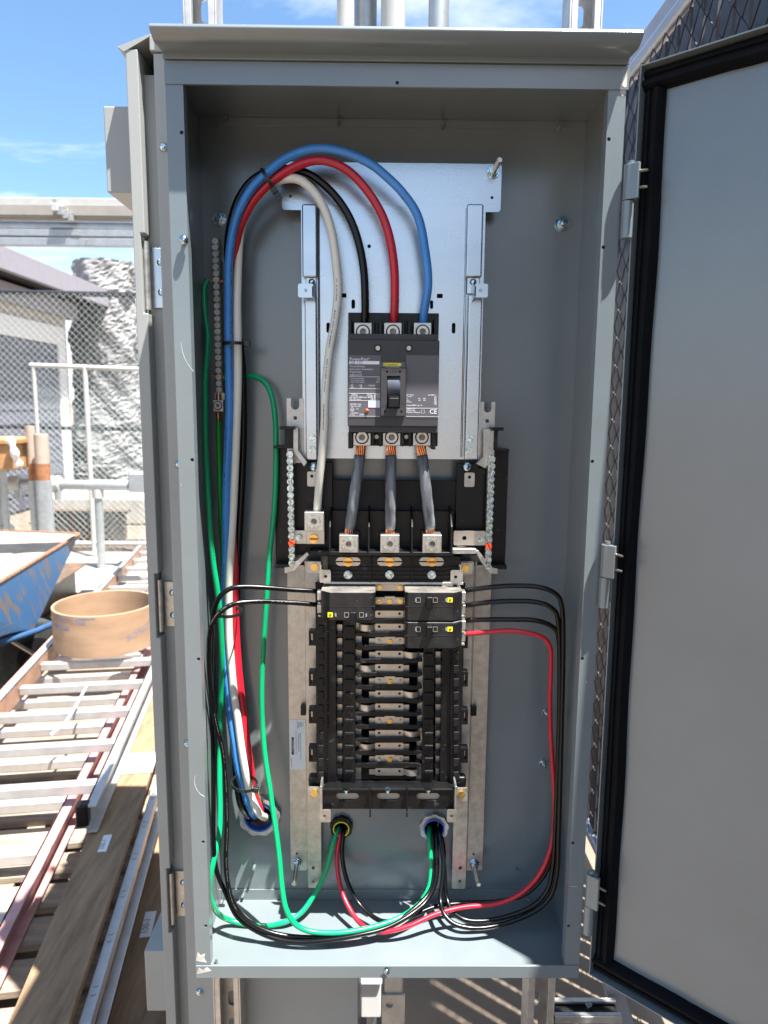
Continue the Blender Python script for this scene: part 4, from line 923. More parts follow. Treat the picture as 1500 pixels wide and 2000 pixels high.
red = [(768, 640, 0.086), (770, 612, 0.08), (771, 585, 0.078), (770, 525, 0.075), (761, 465, 0.075), (746, 420, 0.076), (719, 375, 0.077), (683, 336, 0.077), (650, 318, 0.077), (620, 313, 0.077), (584, 322, 0.077), (548, 342, 0.077), (518, 366, 0.078), (494, 393, 0.08), (476, 426, 0.084), (465, 456, 0.09), (458, 510, 0.096), (455, 585, 0.102), (455, 700, 0.104), (455, 850, 0.1138), (456, 1000, 0.1196), (460, 1100, 0.1208), (459, 1157, 0.121764), (461, 1233, 0.124), (464.5, 1290, 0.122), (470, 1347, 0.121), (477, 1404, 0.12), (483, 1455, 0.119), (492, 1515, 0.122), (499, 1555, 0.134), (507, 1580, 0.13), (510, 1584, 0.15), (510, 1586, 0.2)]
black = [(711, 640, 0.086), (713, 612, 0.084), (713, 585, 0.082), (710, 525, 0.082), (698, 465, 0.084), (680, 420, 0.086), (653, 381, 0.088), (620, 351, 0.09), (596, 337, 0.091), (560, 330, 0.092), (520, 337, 0.092), (490, 355, 0.092), (468, 385, 0.092), (452, 430, 0.094), (445, 480, 0.098), (449, 560, 0.106), (462, 640, 0.112), (472, 700, 0.113), (475, 780, 0.11424), (475, 860, 0.11548), (472, 950, 0.117), (467, 1050, 0.1198), (462, 1150, 0.1246), (459, 1250, 0.126), (458, 1350, 0.126), (459, 1450, 0.126), (463, 1530, 0.128), (470, 1570, 0.12), (482, 1590, 0.132), (490, 1598, 0.15), (492, 1600, 0.2)]
W_BLUE = wire('thick blue feeder cable making the outermost arch into the breaker', BLUE, R1, blue, 'cable', 'thick feeder cables', 'feeder_cable')
wire('thick red feeder cable arching just inside the blue one', RED, R1, red, 'cable', 'thick feeder cables', 'feeder_cable')
wire('thick black feeder cable landing on the left pole of the breaker', BLACKW, R1 * 0.92, black, 'cable', 'thick feeder cables', 'feeder_cable')
W_WHITE = wire('thick off-white neutral cable running down to the neutral lug', WHITEW, R1, white, 'cable', 'thick feeder cables', 'feeder_cable')
# print legend on the blue cable
R2 = 0.0032; RG = 0.0037; RB = 0.0033
g1 = [(406, 547, 0.13), (400, 560, 0.126), (399, 587, 0.12), (402, 625, 0.116), (406, 650, 0.114), (405, 687, 0.112), (401, 737, 0.11), (401, 800, 0.108), (402, 875, 0.106), (408, 990, 0.104), (417, 1100, 0.102), (424, 1147, 0.102), (431, 1214, 0.104), (434, 1290, 0.106), (432, 1347, 0.114937), (430, 1404, 0.1185), (429, 1460, 0.122), (429, 1520, 0.112), (430, 1580, 0.098), (428, 1630, 0.084), (420, 1670, 0.07), (412, 1710, 0.06), (410, 1745, 0.058), (420, 1776, 0.064), (445, 1796, 0.088), (489, 1807, 0.088), (526, 1808, 0.088), (559, 1800, 0.088), (588, 1783, 0.098), (614, 1747, 0.114), (636, 1703, 0.126), (651, 1645, 0.134), (660, 1620, 0.148), (662, 1616, 0.2)]
g2 = [(427, 820, 0.122), (428, 880, 0.122), (430, 960, 0.12), (434, 1060, 0.139), (442, 1160, 0.139), (450, 1260, 0.139), (460, 1325, 0.139), (467, 1370, 0.139), (474, 1430, 0.139), (490, 1500, 0.139), (504, 1560, 0.136), (514, 1580, 0.15), (516, 1582, 0.2)]
g3 = [(438, 738, .131), (455, 737, .130), (480, 735, .126), (500, 736, .122), (520, 750, .118), (531, 775, .115), (537, 812, .112), (539, 875, .110), (536, 990, .108), (525, 1100, .106), (520, 1176, .104), (515, 1252, .102), (512, 1309, .100), (511, 1366, .098), (513, 1423, .096), (518, 1480, .092), (527, 1540, .086), (534, 1590, .080), (540, 1630, .074), (546, 1680, .066), (551, 1735, .058), (559, 1776, .052), (574, 1802, .050), (599, 1817, .050), (636, 1822, .050), (680, 1820, .052), (735, 1809, .062), (783, 1791, .076), (819, 1765, .096), (838, 1733, .110), (842, 1692, .122), (838, 1640, .134), (838, 1620, .148), (838, 1618, .20)]
W_G1 = wire('green ground wire down the left edge curling back to the yellow bushing', GREEN, RG, g1, group='green ground wires')
wire('leaf green ground wire below the ground lug behind the feeders', GREEN2, RG, g2, group='green ground wires')
wire('green ground wire swinging right of the feeders to the floor loop', GREEN, RG, g3, group='green ground wires')
b1 = [(632, 1160, .100), (616, 1155, .094), (570, 1152, .084), (522, 1148, .074), (479, 1146, .066), (452, 1149, .061), (433, 1161, .060), (422, 1180, .062), (416, 1205, .066), (414, 1240, .070), (412, 1290, .074), (413, 1385, .078), (416, 1450, .078), (417, 1560, .074), (417, 1640, .070), (423, 1700, .068), (442, 1747, .066), (464, 1791, .062), (497, 1816, .058), (541, 1834, .050), (588, 1840, .046), (643, 1836, .046), (698, 1827, .050), (753, 1813, .060), (801, 1787, .076), (834, 1758, .096), (851, 1721, .112), (853, 1655, .130), (850, 1622, .148), (850, 1620, .20)]
b2 = [(632, 1183, .100), (616, 1181, .094), (551, 1176, .080), (494, 1175, .066), (456, 1180, .056), (433, 1193, .052), (418, 1212, .052), (410, 1237, .054), (408, 1271, .058), (410, 1328, .064), (420, 1404, .068), (434, 1460, .070), (440, 1520, .070), (442, 1560, .068), (443, 1620, .066), (441, 1680, .064), (445, 1725, .062), (456, 1765, .060), (478, 1794, .056), (515, 1816, .054), (555, 1827, .054), (607, 1831, .054), (680, 1827, .056), (753, 1809, .066), (808, 1776, .084), (840, 1739, .106), (847, 1690, .122), (845, 1640, .136), (845, 1622, .148), (845, 1620, .20)]
b3 = [(898, 1156, .100), (912, 1153, .094), (958, 1147, .084), (1000, 1144, .076), (1048, 1146, .070), (1076, 1154, .068), (1092, 1167, .068), (1098, 1190, .070), (1100, 1240, .074), (1099, 1340, .080), (1097, 1420, .082), (1094, 1540, .082), (1091, 1640, .080), (1088, 1705, .078), (1077, 1747, .076), (1055, 1772, .074), (1015, 1794, .070), (960, 1810, .064), (916, 1812, .060), (883, 1802, .064), (866, 1783, .074), (860, 1758, .090), (865, 1710, .110), (866, 1655, .130), (858, 1622, .148), (857, 1620, .20)]
b4 = [(898, 1184, .100), (912, 1182, .094), (958, 1176, .086), (1000, 1174, .080), (1048, 1176, .076), (1072, 1184, .074), (1086, 1197, .074), (1091, 1222, .076), (1093, 1300, .084), (1092, 1400, .090), (1088, 1520, .092), (1084, 1620, .090), (1080, 1690, .086), (1069, 1738, .082), (1041, 1769, .080), (997, 1788, .078), (942, 1799, .074), (905, 1795, .074), (883, 1779, .084), (872, 1752, .100), (868, 1700, .116), (862, 1650, .132), (856, 1618, .148), (855, 1616, .20)]
b5 = [(898, 1216, .100), (912, 1212, .096), (958, 1210, .090), (1000, 1210, .086), (1040, 1211, .083), (1068, 1218, .082), (1086, 1231, .082), (1092, 1256, .084), (1095, 1330, .090), (1096, 1440, .096), (1092, 1540, .098), (1084, 1640, .096), (1071, 1693, .096), (1055, 1720, .098), (1026, 1746, .100), (978, 1760, .104), (905, 1764, .106), (850, 1771, .100), (800, 1790, .084), (750, 1800, .078), (724, 1787, .090), (698, 1761, .106), (677, 1717, .120), (668, 1666, .132), (671, 1625, .147), (671, 1622, .20)]
r2 = [(896, 1238, .100), (912, 1238, .095), (958, 1234, .088), (1000, 1232, .082), (1040, 1238, .079), (1063, 1247, .078), (1074, 1263, .079), (1076, 1300, .082), (1074, 1360, .086), (1075, 1420, .090), (1079, 1490, .098), (1083, 1570, .102), (1080, 1632, .098), (1074, 1661, .092), (1061, 1695, .090), (1037, 1728, .088), (1004, 1753, .086), (967, 1766, .084), (905, 1772, .082), (850, 1786, .074), (800, 1808, .062), (760, 1819, .058), (735, 1820, .060), (709, 1808, .070), (687, 1782, .088), (666, 1736, .112), (658, 1673, .130), (665, 1628, .147), (666, 1624, .20)]
BG = 'thin black branch wires'
wire('black branch wire from the upper terminal of the left breaker', BLACKW, RB, b1, group=BG)
W_B2 = wire('black branch wire from the lower terminal of the left breaker crossing the feeders', BLACKW, RB, b2, group=BG)
wire('topmost black branch wire bending down along the right wall', BLACKW, RB, b3, group=BG)
wire('second black branch wire under the topmost on the right', BLACKW, RB, b4, group=BG)
wire('third black branch wire on the right ending in the yellow bushing', BLACKW, RB, b5, group=BG)
wire('thin red branch wire from the lower right breaker round to the floor', RED, RB, r2, group='thin red branch wire')
def legend(cab, P, r, i0, i1, phi, mat, step=0.0032, w_=0.0016):
    Q = spline(wpath(P, r), 12); m = MB(); acc = 0.0; gap = 0
    for k in range(int(len(Q) * i0), int(len(Q) * i1)):
        p, q = Q[k], Q[k + 1]; L = (q - p).length; t = (q - p).normalized()
        n = Vector((0, -1, 0)); n = (n - t * n.dot(t)).normalized(); n = Matrix.Rotation(phi, 3, t) @ n; sd2 = t.cross(n)
        u = 0.0
        while u < L:
            gap = (gap + 1) % 34
            if gap < 26 and random.random() < 0.78:
                c = p + t * u + n * (r * 1.002 + 0.0001); ln = step * random.uniform(0.3, 0.62); ww = w_ * random.uniform(0.5, 1.0)
                m.add([c - sd2 * ww / 2, c + t * ln - sd2 * ww / 2, c + t * ln + sd2 * ww / 2, c + sd2 * ww / 2], [(0, 1, 2, 3)])
            u += step * 0.7
    m.build('printed_legend', mat, cab, smooth=0, fix=False)
NAVY = material('navy_print', (0.015, 0.06, 0.22), 0.5, var=0.05)
legend(W_BLUE, blue, R1, 0.60, 0.94, 0.35, NAVY); legend(W_BLUE, blue, R1, 0.36, 0.58, -0.9, NAVY)
legend(W_WHITE, white, R1, 0.10, 0.22, -0.2, GREYINK); PRINTG = material('worn_grey_print', (0.16, 0.16, 0.16), 0.5, var=0.3)
legend(W_B2, b2, RB, 0.06, 0.28, 0.5, PRINTG, 0.0024, 0.0009); legend(W_B2, b2, RB, 0.34, 0.60, -0.4, PRINTG, 0.0024, 0.0007)
legend(W_G1, g1, RG, 0.03, 0.30, -0.6, BLACKINK, 0.0022, 0.0007)
# load conductors: copper strands showing at both ends of a grey heat-shrink sleeve
for (x0, y0, x1, y1, lab) in ((706, 868, 681, 1050, 'left short grey sleeved copper link under the main breaker'), (764, 868, 762, 1050, 'middle short grey sleeved copper link hanging straight down'), (822, 868, 842, 1050, 'right short grey sleeved copper link leaning towards the door')):
    ya, yb = YF + 0.030, YS - 0.036
    a, b_ = at(x0, y0, ya), at(x1, y1, yb)
    t = thing('bus_link', lab, 'cable', b_, 'short sleeved copper links')
    m0, m1 = a.lerp(b_, 0.115), a.lerp(b_, 0.895); bow = Vector((0, -0.010, 0)); mid = (m0 + m1) / 2 + bow * 0.6
    pp = spline([m0, m0.lerp(m1, .3) + bow * .5, m0.lerp(m1, .7) + bow * .5, m1], 6)
    rs = [0.0072 + 0.00025 * math.sin(k * 1.7) for k in range(len(pp))]
    MB().tube(pp, rs, 18).build('sleeve', SLEEVE, t, smooth=180)
    d = (b_ - a).normalized(); side = d.cross(Vector((0, 1, 0))).normalized(); fr = side.cross(d)
    for (p, q) in ((a, m0 + d * 0.004), (m1 - d * 0.004, b_)):
        for k in range(12):
            an = 2 * math.pi * k / 12; an2 = an + 0.55
            o1 = (side * math.cos(an) + fr * math.sin(an)) * 0.0054; o2 = (side * math.cos(an2) + fr * math.sin(an2)) * 0.0054
            MB().tube([p + o1, (p + q) / 2 + (o1 + o2) * 0.53, q + o2], 0.00105, 6).build('copper_strand', COPPER, t)
        MB().cyl(p, q, 0.0044, 12).build('copper_core', RUST, t)  # core coloured darker than the strands, as painted shade between them
# bare copper under the top lugs
for px in (709, 768):
    pass
# cable ties
def tie(lab, px, py, y, wx, wy, ang, head, hs):
    c = at(px, py, y); t = thing('cable_tie', lab, 'cable tie', c, 'black cable ties')
    ca, sa = math.cos(R_(ang)), math.sin(R_(ang)); u = Vector((ca, 0, sa))
    P = [c + u * (math.cos(2 * math.pi * k / 28) * wx) + Vector((0, 1, 0)) * (math.sin(2 * math.pi * k / 28) * wy) for k in range(28)]
    P.append(P[0]); P.append(P[1])
    dn = Vector((-sa, 0, ca))
    vv = []
    for p in P:
        o = (p - c); o.normalize()
        vv += [p - dn * 0.0021, p + dn * 0.0021, p + dn * 0.0021 + o * 0.0012, p - dn * 0.0021 + o * 0.0012]
    MB().add(vv, [(4 * q + a, 4 * q + (a + 1) % 4, 4 * q + 4 + (a + 1) % 4, 4 * q + 4 + a) for q in range(len(P) - 1) for a in range(4)]).build('strap', TIE, t)
    h = c + u * head - Vector((0, wy * 0.55, 0))
    MB(Matrix.Translation(h) @ Matrix.Rotation(R_(-ang), 4, 'Y')).box(-0.0035, 0.0042, -0.003, 0.003, -0.0038, 0.0038).build('tie_head', TIE, t, 0.0008)
    if hs:
        MB(Matrix.Translation(h) @ Matrix.Rotation(R_(-ang), 4, 'Y')).plate(rrect(0.004, 0.015, -0.0042, 0.0042, 0.004, 5), [circ((0.0105, 0), 0.0022, 12)], -0.0012, 0.0008).build('tie_tag', TIE, t)
tie('black cable tie with eyelet tag on the feeder arch', 524, 353, .079, 0.0150, 0.016, -58, 0.0155, True)
tie('black cable tie with stub round the upright feeders', 460, 672, .094, 0.0160, 0.019, 0, 0.0165, False)
tie('black cable tie round the feeders beneath the black branch wires', 451, 1196, .098, 0.0150, 0.020, 2, -0.0145, False)
tie('black cable tie just above the large blue bushing', 477, 1530, .094, 0.0175, 0.020, -10, 0.0178, False)

# ================================================================== RACK: struts and conduits
YST = D + T + 0.0008
def strut(lab, pxt, pxb, z0, z1, label_group='upright strut posts'):
    xt = (at(pxt[0], 25, YST + 0.02).x + at(pxt[1], 25, YST + 0.02).x) / 2
    xb_ = (at(pxb[0], 1950, YST + 0.02).x + at(pxb[1], 1950, YST + 0.02).x) / 2
    x = (xt + xb_) / 2
    t = thing('strut_post', lab, 'strut post', (x, YST + 0.02, z0), label_group)
    w_ = 0.0215; d_ = 0.041
    hl = []; z = z0 + 0.02
    while z < z1 - 0.02: hl.append(slotpoly(x, z + 0.015, 0.0135, 0.028)); z += 0.0508
    MB().plate([(x - w_, z0), (x + w_, z0), (x + w_, z1), (x - w_, z1)], hl, YST + d_ - 0.0026, YST + d_).build('slotted_web', STRUT, t)
    for s_ in (-1, 1):
        MB().box(x + s_ * w_, x + s_ * (w_ - 0.0026), YST, YST + d_ - 0.0027, z0, z1).build('channel_side', STRUT, t, 0.0008)
        MB().box(x + s_ * (w_ - 0.0027), x + s_ * (w_ - 0.0110), YST, YST + 0.0026, z0, z1).box(x + s_ * (w_ - 0.0084), x + s_ * (w_ - 0.0110), YST + 0.0026, YST + 0.010, z0, z1).build('channel_lip', STRUT, t, 0.0008)
    return x
xs1 = strut('slotted galvanized strut post rising at the left behind the cabinet', (368, 428), (420, 475), 0, 2.75)
xs2 = strut('slotted galvanized strut post rising at the right behind the cabinet', (1095, 1160), (1030, 1088), 0, 2.75)
for px, r, lab, mat, zb, y in ((675, 0.0125, 'slim bright conduit beside the thick pair above the hood', PIPEW, 1.5, .27), (714, 0.0165, 'dull olive conduit in the middle of the cluster above the hood', PIPEG, 1.5, .30), (768, 0.0175, 'thick pale conduit at the right of the central cluster', PIPEW, 1.5, .27), (857, 0.0145, 'lone galvanized conduit standing apart above the hood', PIPEG, 0.98, .25)):
    c = at(px, 30, y); o = MB().cyl((c.x, y, zb), (c.x, y, 3.1), r, 24).build('conduit_riser', mat); tag(o, lab, 'conduit', 'conduits rising above the cabinet')
    
# ================================================================== SECOND ENCLOSURE (faces left)
Y2 = D + 0.046; Z2b, Z2t = at(395, 2150, Y2).z, at(295, 84, Y2).z
se = thing('second_enclosure', 'neighbouring grey electrical cabinet facing left with its hinges showing edge-on', 'electrical cabinet', (-0.2, Y2, Z2b))
X2 = at(318, 700, Y2).x; XR2 = at(700, 1955, Y2).x
X2 = (at(289, 103, Y2).x + at(345, 1300, Y2).x + at(371, 1909, Y2).x) / 3
MB().box(X2, XR2, Y2, Y2 + 0.62, Z2b, Z2t - 0.012).build('body', PAINT2, se, 0.002)
Xd = (at(268, 100, Y2).x + at(305, 883, Y2).x + at(338, 1900, Y2).x) / 3
Xe = (at(241, 99, Y2).x + at(283, 883, Y2).x + at(324, 1990, Y2).x) / 3
MB().box(Xd - 0.004, X2 - 0.0002, Y2 + 0.024, Y2 + 0.60, Z2b + 0.01, Z2t - 0.03).build('rim', PAINT2, se)
# door edge with notches where the hinges sit
HZ = [(456, 612, 540), (1120, 1245, 1175), (1695, 1820, 1740)]
zd1, zd0 = at(255, 97, Y2).z, at(330, 2150, Y2).z
P = [(Xe, zd0), (Xe, zd1), (Xd, zd1)]
for a, b_, m in HZ:
    za, zb = at(290, a, Y2).z, at(290, b_, Y2).z
    P += [(Xd, za), (Xd - 0.006, za), (Xd - 0.006, zb), (Xd, zb)]
P += [(Xd, zd0)]
MB().plate(P, [], Y2 - 0.002, Y2 + 0.60).build('door', PAINT2, se, 0.0015)
for a, b_, m in HZ:
    za, zb = at(300, a + 22, Y2).z, at(300, b_ - 14, Y2).z
    hp = MB().box(Xd + 0.001, X2 + 0.001 if m < 1000 else X2 - 0.001, Y2 + 0.019, Y2 + 0.0235, zb, za).build('hinge_plate', ZINC if m < 1000 else GALV, se, 0.0008)
    MB().cyl((Xd - 0.0022, Y2 + 0.008, zb - 0.004), (Xd - 0.0022, Y2 + 0.008, za + 0.006), 0.0042, 12).build('hinge_knuckle', GALV, hp)
    for q in (0.26, 0.76):
        c = Vector(((Xd + X2) / 2 + 0.004, 0, zb + (za - zb) * q)); MB().dome(c, 0.0050, Y2 + 0.019, 0.004, 16).build('rivet', STEEL, hp)
for px, py in ((320, 288), (350, 908), (366, 1452), (390, 1937)):
    c = at(px, py, Y2); c.x = max(c.x, X2 + 0.006); MB().dome(c, 0.0062, Y2, 0.0055, 16).build('rivet', STEEL, se)
# hood over its door
zt, zb = at(295, 68, Y2).z, at(295, 101, Y2).z
MB().box(X2 - 0.004, XR2, Y2 - 0.003, Y2 + 0.63, Z2t - 0.011, zt).build('top_cap', PAINT2, se, 0.002)
tipx = at(230, 93, Y2).x; tz = at(230, 93, Y2).z
MB().add([(X2 - 0.004, Y2 - 0.003, zt - 0.0005), (tipx, Y2 - 0.003, tz), (tipx + 0.009, Y2 - 0.003, tz - 0.006), (X2 - 0.004, Y2 - 0.003, zt - 0.004), (X2 - 0.004, Y2 + 0.63, zt - 0.0005), (tipx, Y2 + 0.63, tz), (tipx + 0.009, Y2 + 0.63, tz - 0.006), (X2 - 0.004, Y2 + 0.63, zt - 0.004)],
         [(0, 1, 2, 3), (7, 6, 5, 4), (0, 4, 5, 1), (1, 5, 6, 2), (2, 6, 7, 3), (3, 7, 4, 0)]).build('door_hood', PAINT2, se)
# boxes fixed to the outside of its door
xa, xb, za, zb = rect(205, 207, 250, 376, Y2 + 0.03); MB().box(xa, Xe - 0.0002, Y2 + 0.03, Y2 + 0.24, za, zb).build('meter_box', PAINT2, se, 0.002)
xa, xb, za, zb = rect(284, 1857, 320, 1975, Y2 + 0.03); MB().box(xa, Xe - 0.0002, Y2 + 0.03, Y2 + 0.13, za, zb).build('latch_box', PAINT2, se, 0.002)

# ================================================================== things below the cabinet
jb = thing('junction_box', 'cream junction box low between the grey cabinet and a post', 'junction box', at(724, 2000, .68))
MB().pbox(705, 1924, 744, 1988, .62, .74).build('box', TRIMW, jb, 0.003)
MB().pbox(702, 1918, 746, 1924, .61, .75).build('lid', WSTICK, jb, 0.002)
MB().box(at(726, 1988, .68).x - .012, at(726, 1988, .68).x + .012, .668, .692, 0, at(726, 1988, .62).z).build('pipe_stub', PIPEG, jb)
po = thing('support_post', 'short galvanized post with bolt holes right of the cream junction box', 'post', (at(768, 1950, .24).x, .26, 0))
xa, xb, za, zb = rect(746, 1900, 791, 2000, .24)
MB().plate([(xa, 0), (xb, 0), (xb, at(768, 1944, .24).z), (xa, at(768, 1944, .24).z)], [circ(pxz(761, 1963, .24), 0.006, 12)], .24, .244).build('face', STRUT, po, 0.001)
MB().box(xa + 0.003, xb - 0.003, .2445, .285, 0, at(768, 1880, .24).z).build('tube', STRUT, po, 0.003)
hs = thing('cross_strut', 'low horizontal strut running right from the right post to a brace', 'strut', (at(1140, 1980, .24).x, .24, at(1140, 1990, .24).z))
xa, xb, za, zb = rect(1085, 1986, 1215, 2000, .23)
MB().box(xa, xb, .23, .233, za, zb).build('near_wall', STRUT, hs, 0.001); MB().box(xa, xb, .268, .271, za, zb).build('far_wall', STRUT, hs, 0.001); MB().box(xa, xb, .2331, .2679, za, za + 0.003).build('web', DARK, hs)  # web coloured near-black as the shade inside the channel
MB().box(xa, xb, .2331, .2395, zb - 0.003, zb).build('lip', STRUT, hs); MB().box(xa, xb, .2615, .2679, zb - 0.003, zb).build('lip', STRUT, hs)
c = at(1149, 1975, .25); MB().cyl((c.x, .25, za + .003), (c.x, .25, zb + 0.006), 0.006, 12).build('bolt', STEEL, hs)
bc = MB(); a, b_ = at(1192, 1905, .30), at(1228, 2040, .30)
bc.add([(a.x - .016, .28, a.z), (a.x + .016, .28, a.z), (b_.x + .020, .28, b_.z), (b_.x - .020, .28, b_.z), (a.x - .016, .32, a.z), (a.x + .016, .32, a.z), (b_.x + .020, .32, b_.z), (b_.x - .020, .32, b_.z)], [(0, 1, 2, 3), (7, 6, 5, 4), (0, 4, 5, 1), (1, 5, 6, 2), (2, 6, 7, 3), (3, 7, 4, 0)])
tag(bc.build('brace_leg', BEAMG, bevel=0.003), 'dark grey slanting brace leg under the open door', 'brace')

# ================================================================== RIGHT FENCE (runs away on the right)
def chain(mb, origin, du, dv, nu, nv, pitch, r):          # woven zigzag wires
    nrm = du.cross(dv).normalized()
    for i in range(nu * 2):
        P = []
        for j in range(nv + 1):
            o = (0.25 if (i + j) % 2 else -0.25) * pitch
            P.append(origin + du * (i * pitch * 0.5 + o) + dv * (j * pitch * 0.5) + nrm * (r * (0.9 if (i + j) % 2 else -0.9)))
        Q = []
        for k in range(len(P)): Q.append(P[k])
        mb.tube(Q, r, 4, caps=False)
    return mb
XF, ZF = 0.705, 2.445
fr = thing('slatted_fence', 'dark slatted chain-link fence running away behind the open door', 'fence', (XF, 2.0, 0))
MB().cyl((XF, -3.6, ZF), (XF, 5.6, ZF), 0.021, 18).build('top_rail', GRAIL, fr)  # fence lengthened unseen past the camera, to shade the ground in front
MB().cyl((XF, -3.6, 0.09), (XF, 5.6, 0.09), 0.019, 12).build('bottom_rail', GRAIL, fr)
for y in (-2.9, -1.0, 1.9, 3.7, 5.5): MB().cyl((XF + 0.045, y, 0), (XF + 0.045, y, ZF + 0.05), 0.030, 16).build('fence_post', GRAIL, fr)
pitch = 0.072; y = -3.58; sm = None
while y < 5.5:
    if sm is None:
        sm = MB().box(XF - 0.004, XF + 0.004, y, y + 0.057, 0.12, ZF - 0.03).build('slat', SLAT, fr)
        y_first = y
    else: dup(sm, (random.uniform(-.0015, .0015), y - y_first, random.uniform(-.006, .006)))
    y += pitch
mbf = chain(MB(), Vector((XF - 0.014, -0.9, 0.1)), Vector((0, 1, 0)), Vector((0, 0, 1)), 80, 58, 0.0800, 0.0017)
tag(mbf.build('chain_link', BMESH, fr, smooth=0, fix=False), kind='stuff')
tag(MB().box(0.80, 0.87, -0.6, 6.0, 2.52, 2.66).build('canopy_beam', BEAMG, bevel=0.006), 'grey steel beam sloping away above the slatted fence', 'beam')
for y in (0.2, 5.4): pass

# ================================================================== YARD on the left
# direction of everything stacked there
dirv = Vector((math.sin(R_(-8.3)), math.cos(R_(-8.3)), 0)); perp = Vector((dirv.y, -dirv.x, 0))
def frame(o): return Matrix(((perp.x, dirv.x, 0, o.x), (perp.y, dirv.y, 0, o.y), (0, 0, 1, o.z), (0, 0, 0, 1)))
def along(px, py, z, z_world=None): return atz(px, py, z)
def ladder(lab, zt, pl, pr, near, far, railmat, railmat2, rungs, rpitch, r0, capped, gname, width=None):
    A, B_ = atz(*pl, zt), atz(*pr, zt)
    if width: A = B_ - perp * width
    o = Vector((A.x, A.y, zt)); M = frame(o); Mi = M.inverted()
    wd = (Mi @ B_).x
    t = thing('extension_ladder', lab, 'ladder', o - Vector((0, 0, 0.08)), gname)
    for x, mt in ((0, railmat), (wd, railmat2)):
        sgn = 1 if x == 0 else -1
        MB(M).box(x - 0.003 * sgn, x + 0.003 * sgn, near, far, -0.080, 0).build('rail_web', mt, t, 0.001)
        MB(M).box(x + 0.003 * sgn, x - 0.027 * sgn, near, far, -0.006, 0.0).build('rail_flange', ALULAD if mt is FIBRE else mt, t, 0.001)  # top flange of the orange rail coloured pale for the sun on it
        MB(M).box(x + 0.003 * sgn, x - 0.027 * sgn, near, far, -0.080, -0.0745).build('rail_flange', mt, t, 0.001)
        if capped: MB(M).box(x - 0.028, x + 0.006, near - 0.006, near + 0.03, -0.060, 0.004).build('end_cap', BLACKP, t, 0.006)
    y = near + r0; first = None
    while y < far:
        if first is None:
            first = MB(M).box(0.004, wd - 0.004, y, y + 0.036, -0.056, -0.024).build('rung', ALULAD, t, 0.004); yf_ = y
        else: dup(first, M.to_3x3() @ Vector((0, y - yf_, 0)))
        y += rpitch
    return M, wd
Ma, wa = ladder('upper pale extension ladder with orange left rail under the cardboard ring', 0.42, (36, 1330), (280, 1330), -0.96, 2.75, FIBRE, ALULAD, 0, 0.262, 0.16, True, 'ladders lying in the yard')
Mb, wb = ladder('lower ladder with a faded pink rail sticking out towards the camera', 0.325, (-330, 1690), (62, 1690), -0.75, 3.2, PINK, PINK, 0, 0.262, 0.05, False, 'ladders lying in the yard', 0.47)
# rope over the upper ladder
rp = spline([atz(x, y, 0.425) for x, y in ((172, 1335), (150, 1375), (128, 1410), (100, 1435))], 5)
tag(MB().tube(rp, 0.005, 8).build('pull_rope', PALE, smooth=180), 'thin pale rope lying over the rungs of the upper ladder', 'rope')
# pallet boards under them
o = Vector((-1.55, 0.35, 0)); 
pal = thing('pallet', 'weathered wooden pallet of crosswise boards under the ladders', 'pallet', Vector((-1.2, 1.6, 0)))
Mp = frame(Vector((-1.28, 0.2, 0)))
zp = 0.235
for x in (0.03, 0.34, 0.64): MB(Mp).box(x, x + 0.05, 0, 3.3, zp - 0.12, zp - 0.02).build('stringer', PALLET, pal)
for x in (0.03, 0.34, 0.64): MB(Mp).box(x, x + 0.05, 0, 3.3, 0.001, 0.05).build('runner', PALLET, pal)
for y in (0, 0.8, 1.6, 2.4, 3.2):
    for x in (0.03, 0.34, 0.64): MB(Mp).box(x, x + 0.05, y, y + 0.1, 0.05, zp - 0.12).build('block', PALLET, pal)
y = 0.0; first = None
while y < 3.25:
    if first is None: first = MB(Mp).box(0, 0.72, y, y + 0.095, zp - 0.02, zp).build('deck_board', PALLET, pal, 0.003)
    else: dup(first, Mp.to_3x3() @ Vector((random.uniform(-.01, .01), y, random.uniform(-.003, .003))))
    y += 0.135
# brown planks with stickers, aluminium angles
def strip_px(name, lab, cat, pl, pr, z, thick, near, far, mat, bevel=0.002):
    A, B_ = atz(*pl, z), atz(*pr, z); M = frame(Vector((A.x, A.y, z))); wd = (M.inverted() @ B_).x
    o = MB(M).box(0, wd, near, far, -thick, 0).build(name, mat, bevel=bevel); tag(o, lab, cat); return M, wd, o
M1, w1, pk = strip_px('plank', 'long brown plank with a small white sticker beside the pink ladder rail', 'plank', (142, 1700), (232, 1700), 0.335, 0.02, -0.75, 2.6, PLANK)
def sticker(par, M, x, y, wd, ln, rot=0.0):
    t = MB(M).box(x, x + wd, y, y + ln, 0.0006, 0.0014).build('paper_label', WSTICK, par)
    tt = MB(M @ Matrix.Translation((x + wd * 0.62, y + ln * 0.12, 0.0018)) @ Matrix.Rotation(R_(90), 4, 'Z')).text('100-1', (0, 0, 0), width=ln * 0.5, uz=Vector((0, 1, 0)))
    tt.build('lettering', GREYINK, t, smooth=0, fix=False)
p = M1.inverted() @ atz(190, 1665, 0.335); sticker(pk, M1, p.x, p.y, 0.022, 0.075)
tag(MB(M1).box(-0.012, w1 + 0.004, 0.47, 0.60, 0.0012, 0.0065).build('metal_strip', WSTICK, bevel=0.001), 'pale strip laid across the brown plank', 'strip')
M2_, w2, ab = strip_px('angle_bar', 'perforated aluminium angle bar along the right edge of the plank', 'metal bar', (246, 1700), (264, 1700), 0.300, 0.03, -0.80, 2.6, ALULAD)
rv = MB(M2_).cyl((w2 * 0.5, -0.70, 0.0003), (w2 * 0.5, -0.70, 0.0016), 0.0055, 10).build('rivet', GALV, ab)
